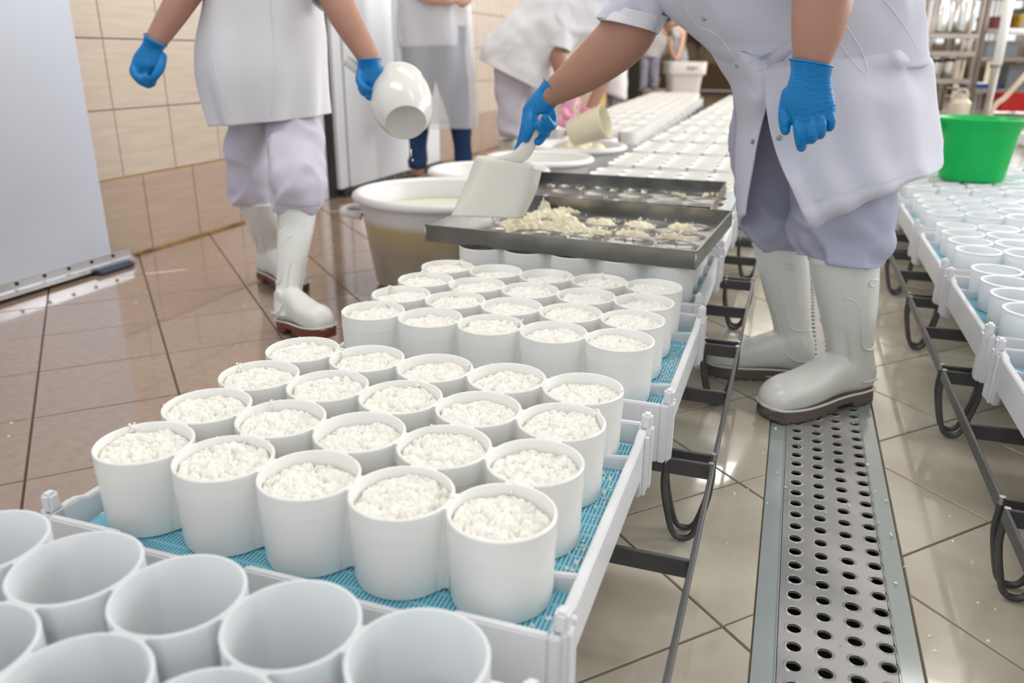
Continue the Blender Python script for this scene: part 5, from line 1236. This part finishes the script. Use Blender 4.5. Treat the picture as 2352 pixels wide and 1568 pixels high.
def crate(px_, d, z, w_, h_, m, label, cat='box', slats=False, name='box'):
    p = on_px(px_, d, z); t = empty(name, tuple(p), label, cat, None, YAW)
    if slats:
        for sy in (0, .28):
            for i in range(6): mb = MB(); x = -w_/2+w_*i/5; mb.box((x-.010, sy, 0), (x+.010, sy+.012, h_)); mb.build('slat', m, t, bevel=.002)
            for zz in (0, h_-.03): mb = MB(); mb.box((-w_/2-.01, sy-.004, zz), (w_/2+.01, sy+.016, zz+.03)); mb.build('rim', m, t, bevel=.003)
        mb = MB(); mb.box((-w_/2, 0, 0), (w_/2, .29, .01)); mb.build('base', m, t)
        for sx in (-1, 1): mb = MB(); mb.box((sx*w_/2-.006, 0, 0), (sx*w_/2+.006, .29, h_)); mb.build('side', m, t)
    else:
        mb = MB(); mb.box((-w_/2, 0, 0), (w_/2, .3, h_)); mb.build('body', m, t, bevel=.006, seg=2)
        mb = MB(); mb.box((-w_/2-.008, -.008, h_-.03), (w_/2+.008, .308, h_+.002)); mb.build('lid', m, t, bevel=.004)
mm = lambda n, c: mat(n, c, .5)
crate(2262, 7.9, .30, .20, .20, WHITEP, 'open white slatted crate on the lowest shelf of the wide steel unit', 'crate', True, 'crate')
crate(2340, 7.6, .34, .26, .16, mm('red_plastic', (.42, .0, .0)), 'dark red crate low on the wide steel shelf unit', 'crate', False, 'crate')
crate(2268, 7.95, .52, .22, .05, mm('blue_box', (.04, .12, .35)), 'flat blue box on the second shelf of the wide steel unit')
crate(2345, 7.9, .52, .3, .22, mm('grey_box', (.22, .25, .27)), 'large grey box on the second shelf of the wide steel unit')
crate(2285, 7.9, .80, .3, .15, mm('slate_box', (.28, .31, .34)), 'slate grey box on the third shelf of the wide steel unit')
crate(2322, 7.95, 1.04, .07, .15, mm('white_box', (.75, .70, .66)), 'narrow pale carton beside the yellow one on the fourth shelf')
crate(2313, 7.85, 1.04, .03, .13, mm('yellow_box', (.65, .42, .04)), 'thin yellow carton on the fourth shelf of the wide steel unit')
crate(2346, 7.95, 1.04, .12, .2, mm('mint_box', (.38, .48, .42)), 'pale green carton on the fourth shelf of the wide steel unit')
crate(2270, 7.95, 1.04, .14, .12, mm('wine_box', (.25, .05, .08)), 'dark wine red box on the fourth shelf of the wide steel unit')
crate(2340, 7.95, 1.34, .26, .2, mm('brown_box', (.36, .22, .12)), 'brown cardboard box on the top shelf of the wide steel unit')
crate(2268, 7.95, 1.34, .10, .07, mm('sky_box', (.30, .45, .70)), 'small light blue box on the top shelf of the wide steel unit')
can(2212, 6.9, .28, .085, .24, 'short canister with red lid standing low between the two steel racks', mat('cream_metal', (.62, .56, .48), .35, .4))
p = on_px(2212, 6.9, 0); st = empty('stand', tuple(p), 'low steel stand under the canister with the red lid', 'stand', None, YAW)
mb = MB(); mb.box((-.15, -.12, .25), (.15, .12, .279)); mb.build('top', SPIPE, st, bevel=.004)
for sx in (-1, 1):
    for sy in (-1, 1): mb = MB(); mb.tube([(sx*.13, sy*.10, 0), (sx*.13, sy*.10, .25)], .012, n=8); mb.build('leg', SPIPE, st, smooth=True)
# leaning white frame, steel pipes, hose
wf = empty('guard_frame', tuple(on_px(2330, 5.4, 0)), 'bright white pipe frame standing before the wide steel shelf unit', 'frame')
def T(par, pts, r, m, nm): mb = MB(); mb.tube([tuple(p) for p in pts], r, n=10); o = mb.build(nm, m, None, smooth=True); return child(o, par)
a_, b_ = at(2290, 150, 5.4), at(2330, -60, 5.4)
T(wf, [a_, b_], .028, WHITEP, 'post'); T(wf, [at(2316, 72, 5.4), at(2460, 75, 5.6)], .020, WHITEP, 'rail')
f0 = on_px(2274, 5.4, .0); T(wf, [f0, a_], .022, SPIPE, 'lower_post'); T(wf, [on_px(2450, 5.6, 0), at(2460, -60, 5.6)], .028, WHITEP, 'post')
for k, (px_, d, r) in enumerate(((2118, 8.6, .02), (2168, 8.4, .03), (2198, 8.8, .035), (2224, 8.3, .03), (2262, 9.4, .025))):
    a_ = on_px(px_, d, 0); b_ = a_+Vector((0, 0, 2.4)); mb = MB(); mb.tube([tuple(a_), tuple(b_)], r, n=12); o = mb.build('pipe', SPIPE if k % 2 else BRT, None, smooth=True)
    tag(o, '%s vertical steel pipe, counted from the bending worker, behind the steel racks' % ORD[k], 'pipe', 'vertical pipes behind the steel racks')
mb = MB(); mb.tube([tuple(p) for p in cr([tuple(p) for p in [on_px(2262, 5.2, .02), at(2275, 262, 5.2), at(2310, 222, 5.2), at(2352, 175, 5.2), at(2420, 90, 5.3), at(2440, -20, 5.4)]], 30)], .016, n=10)
tag(mb.build('hose', mat('tan_hose', (.58, .47, .34), .5), None, smooth=True), 'tan rubber hose hanging in front of the red crate', 'hose')
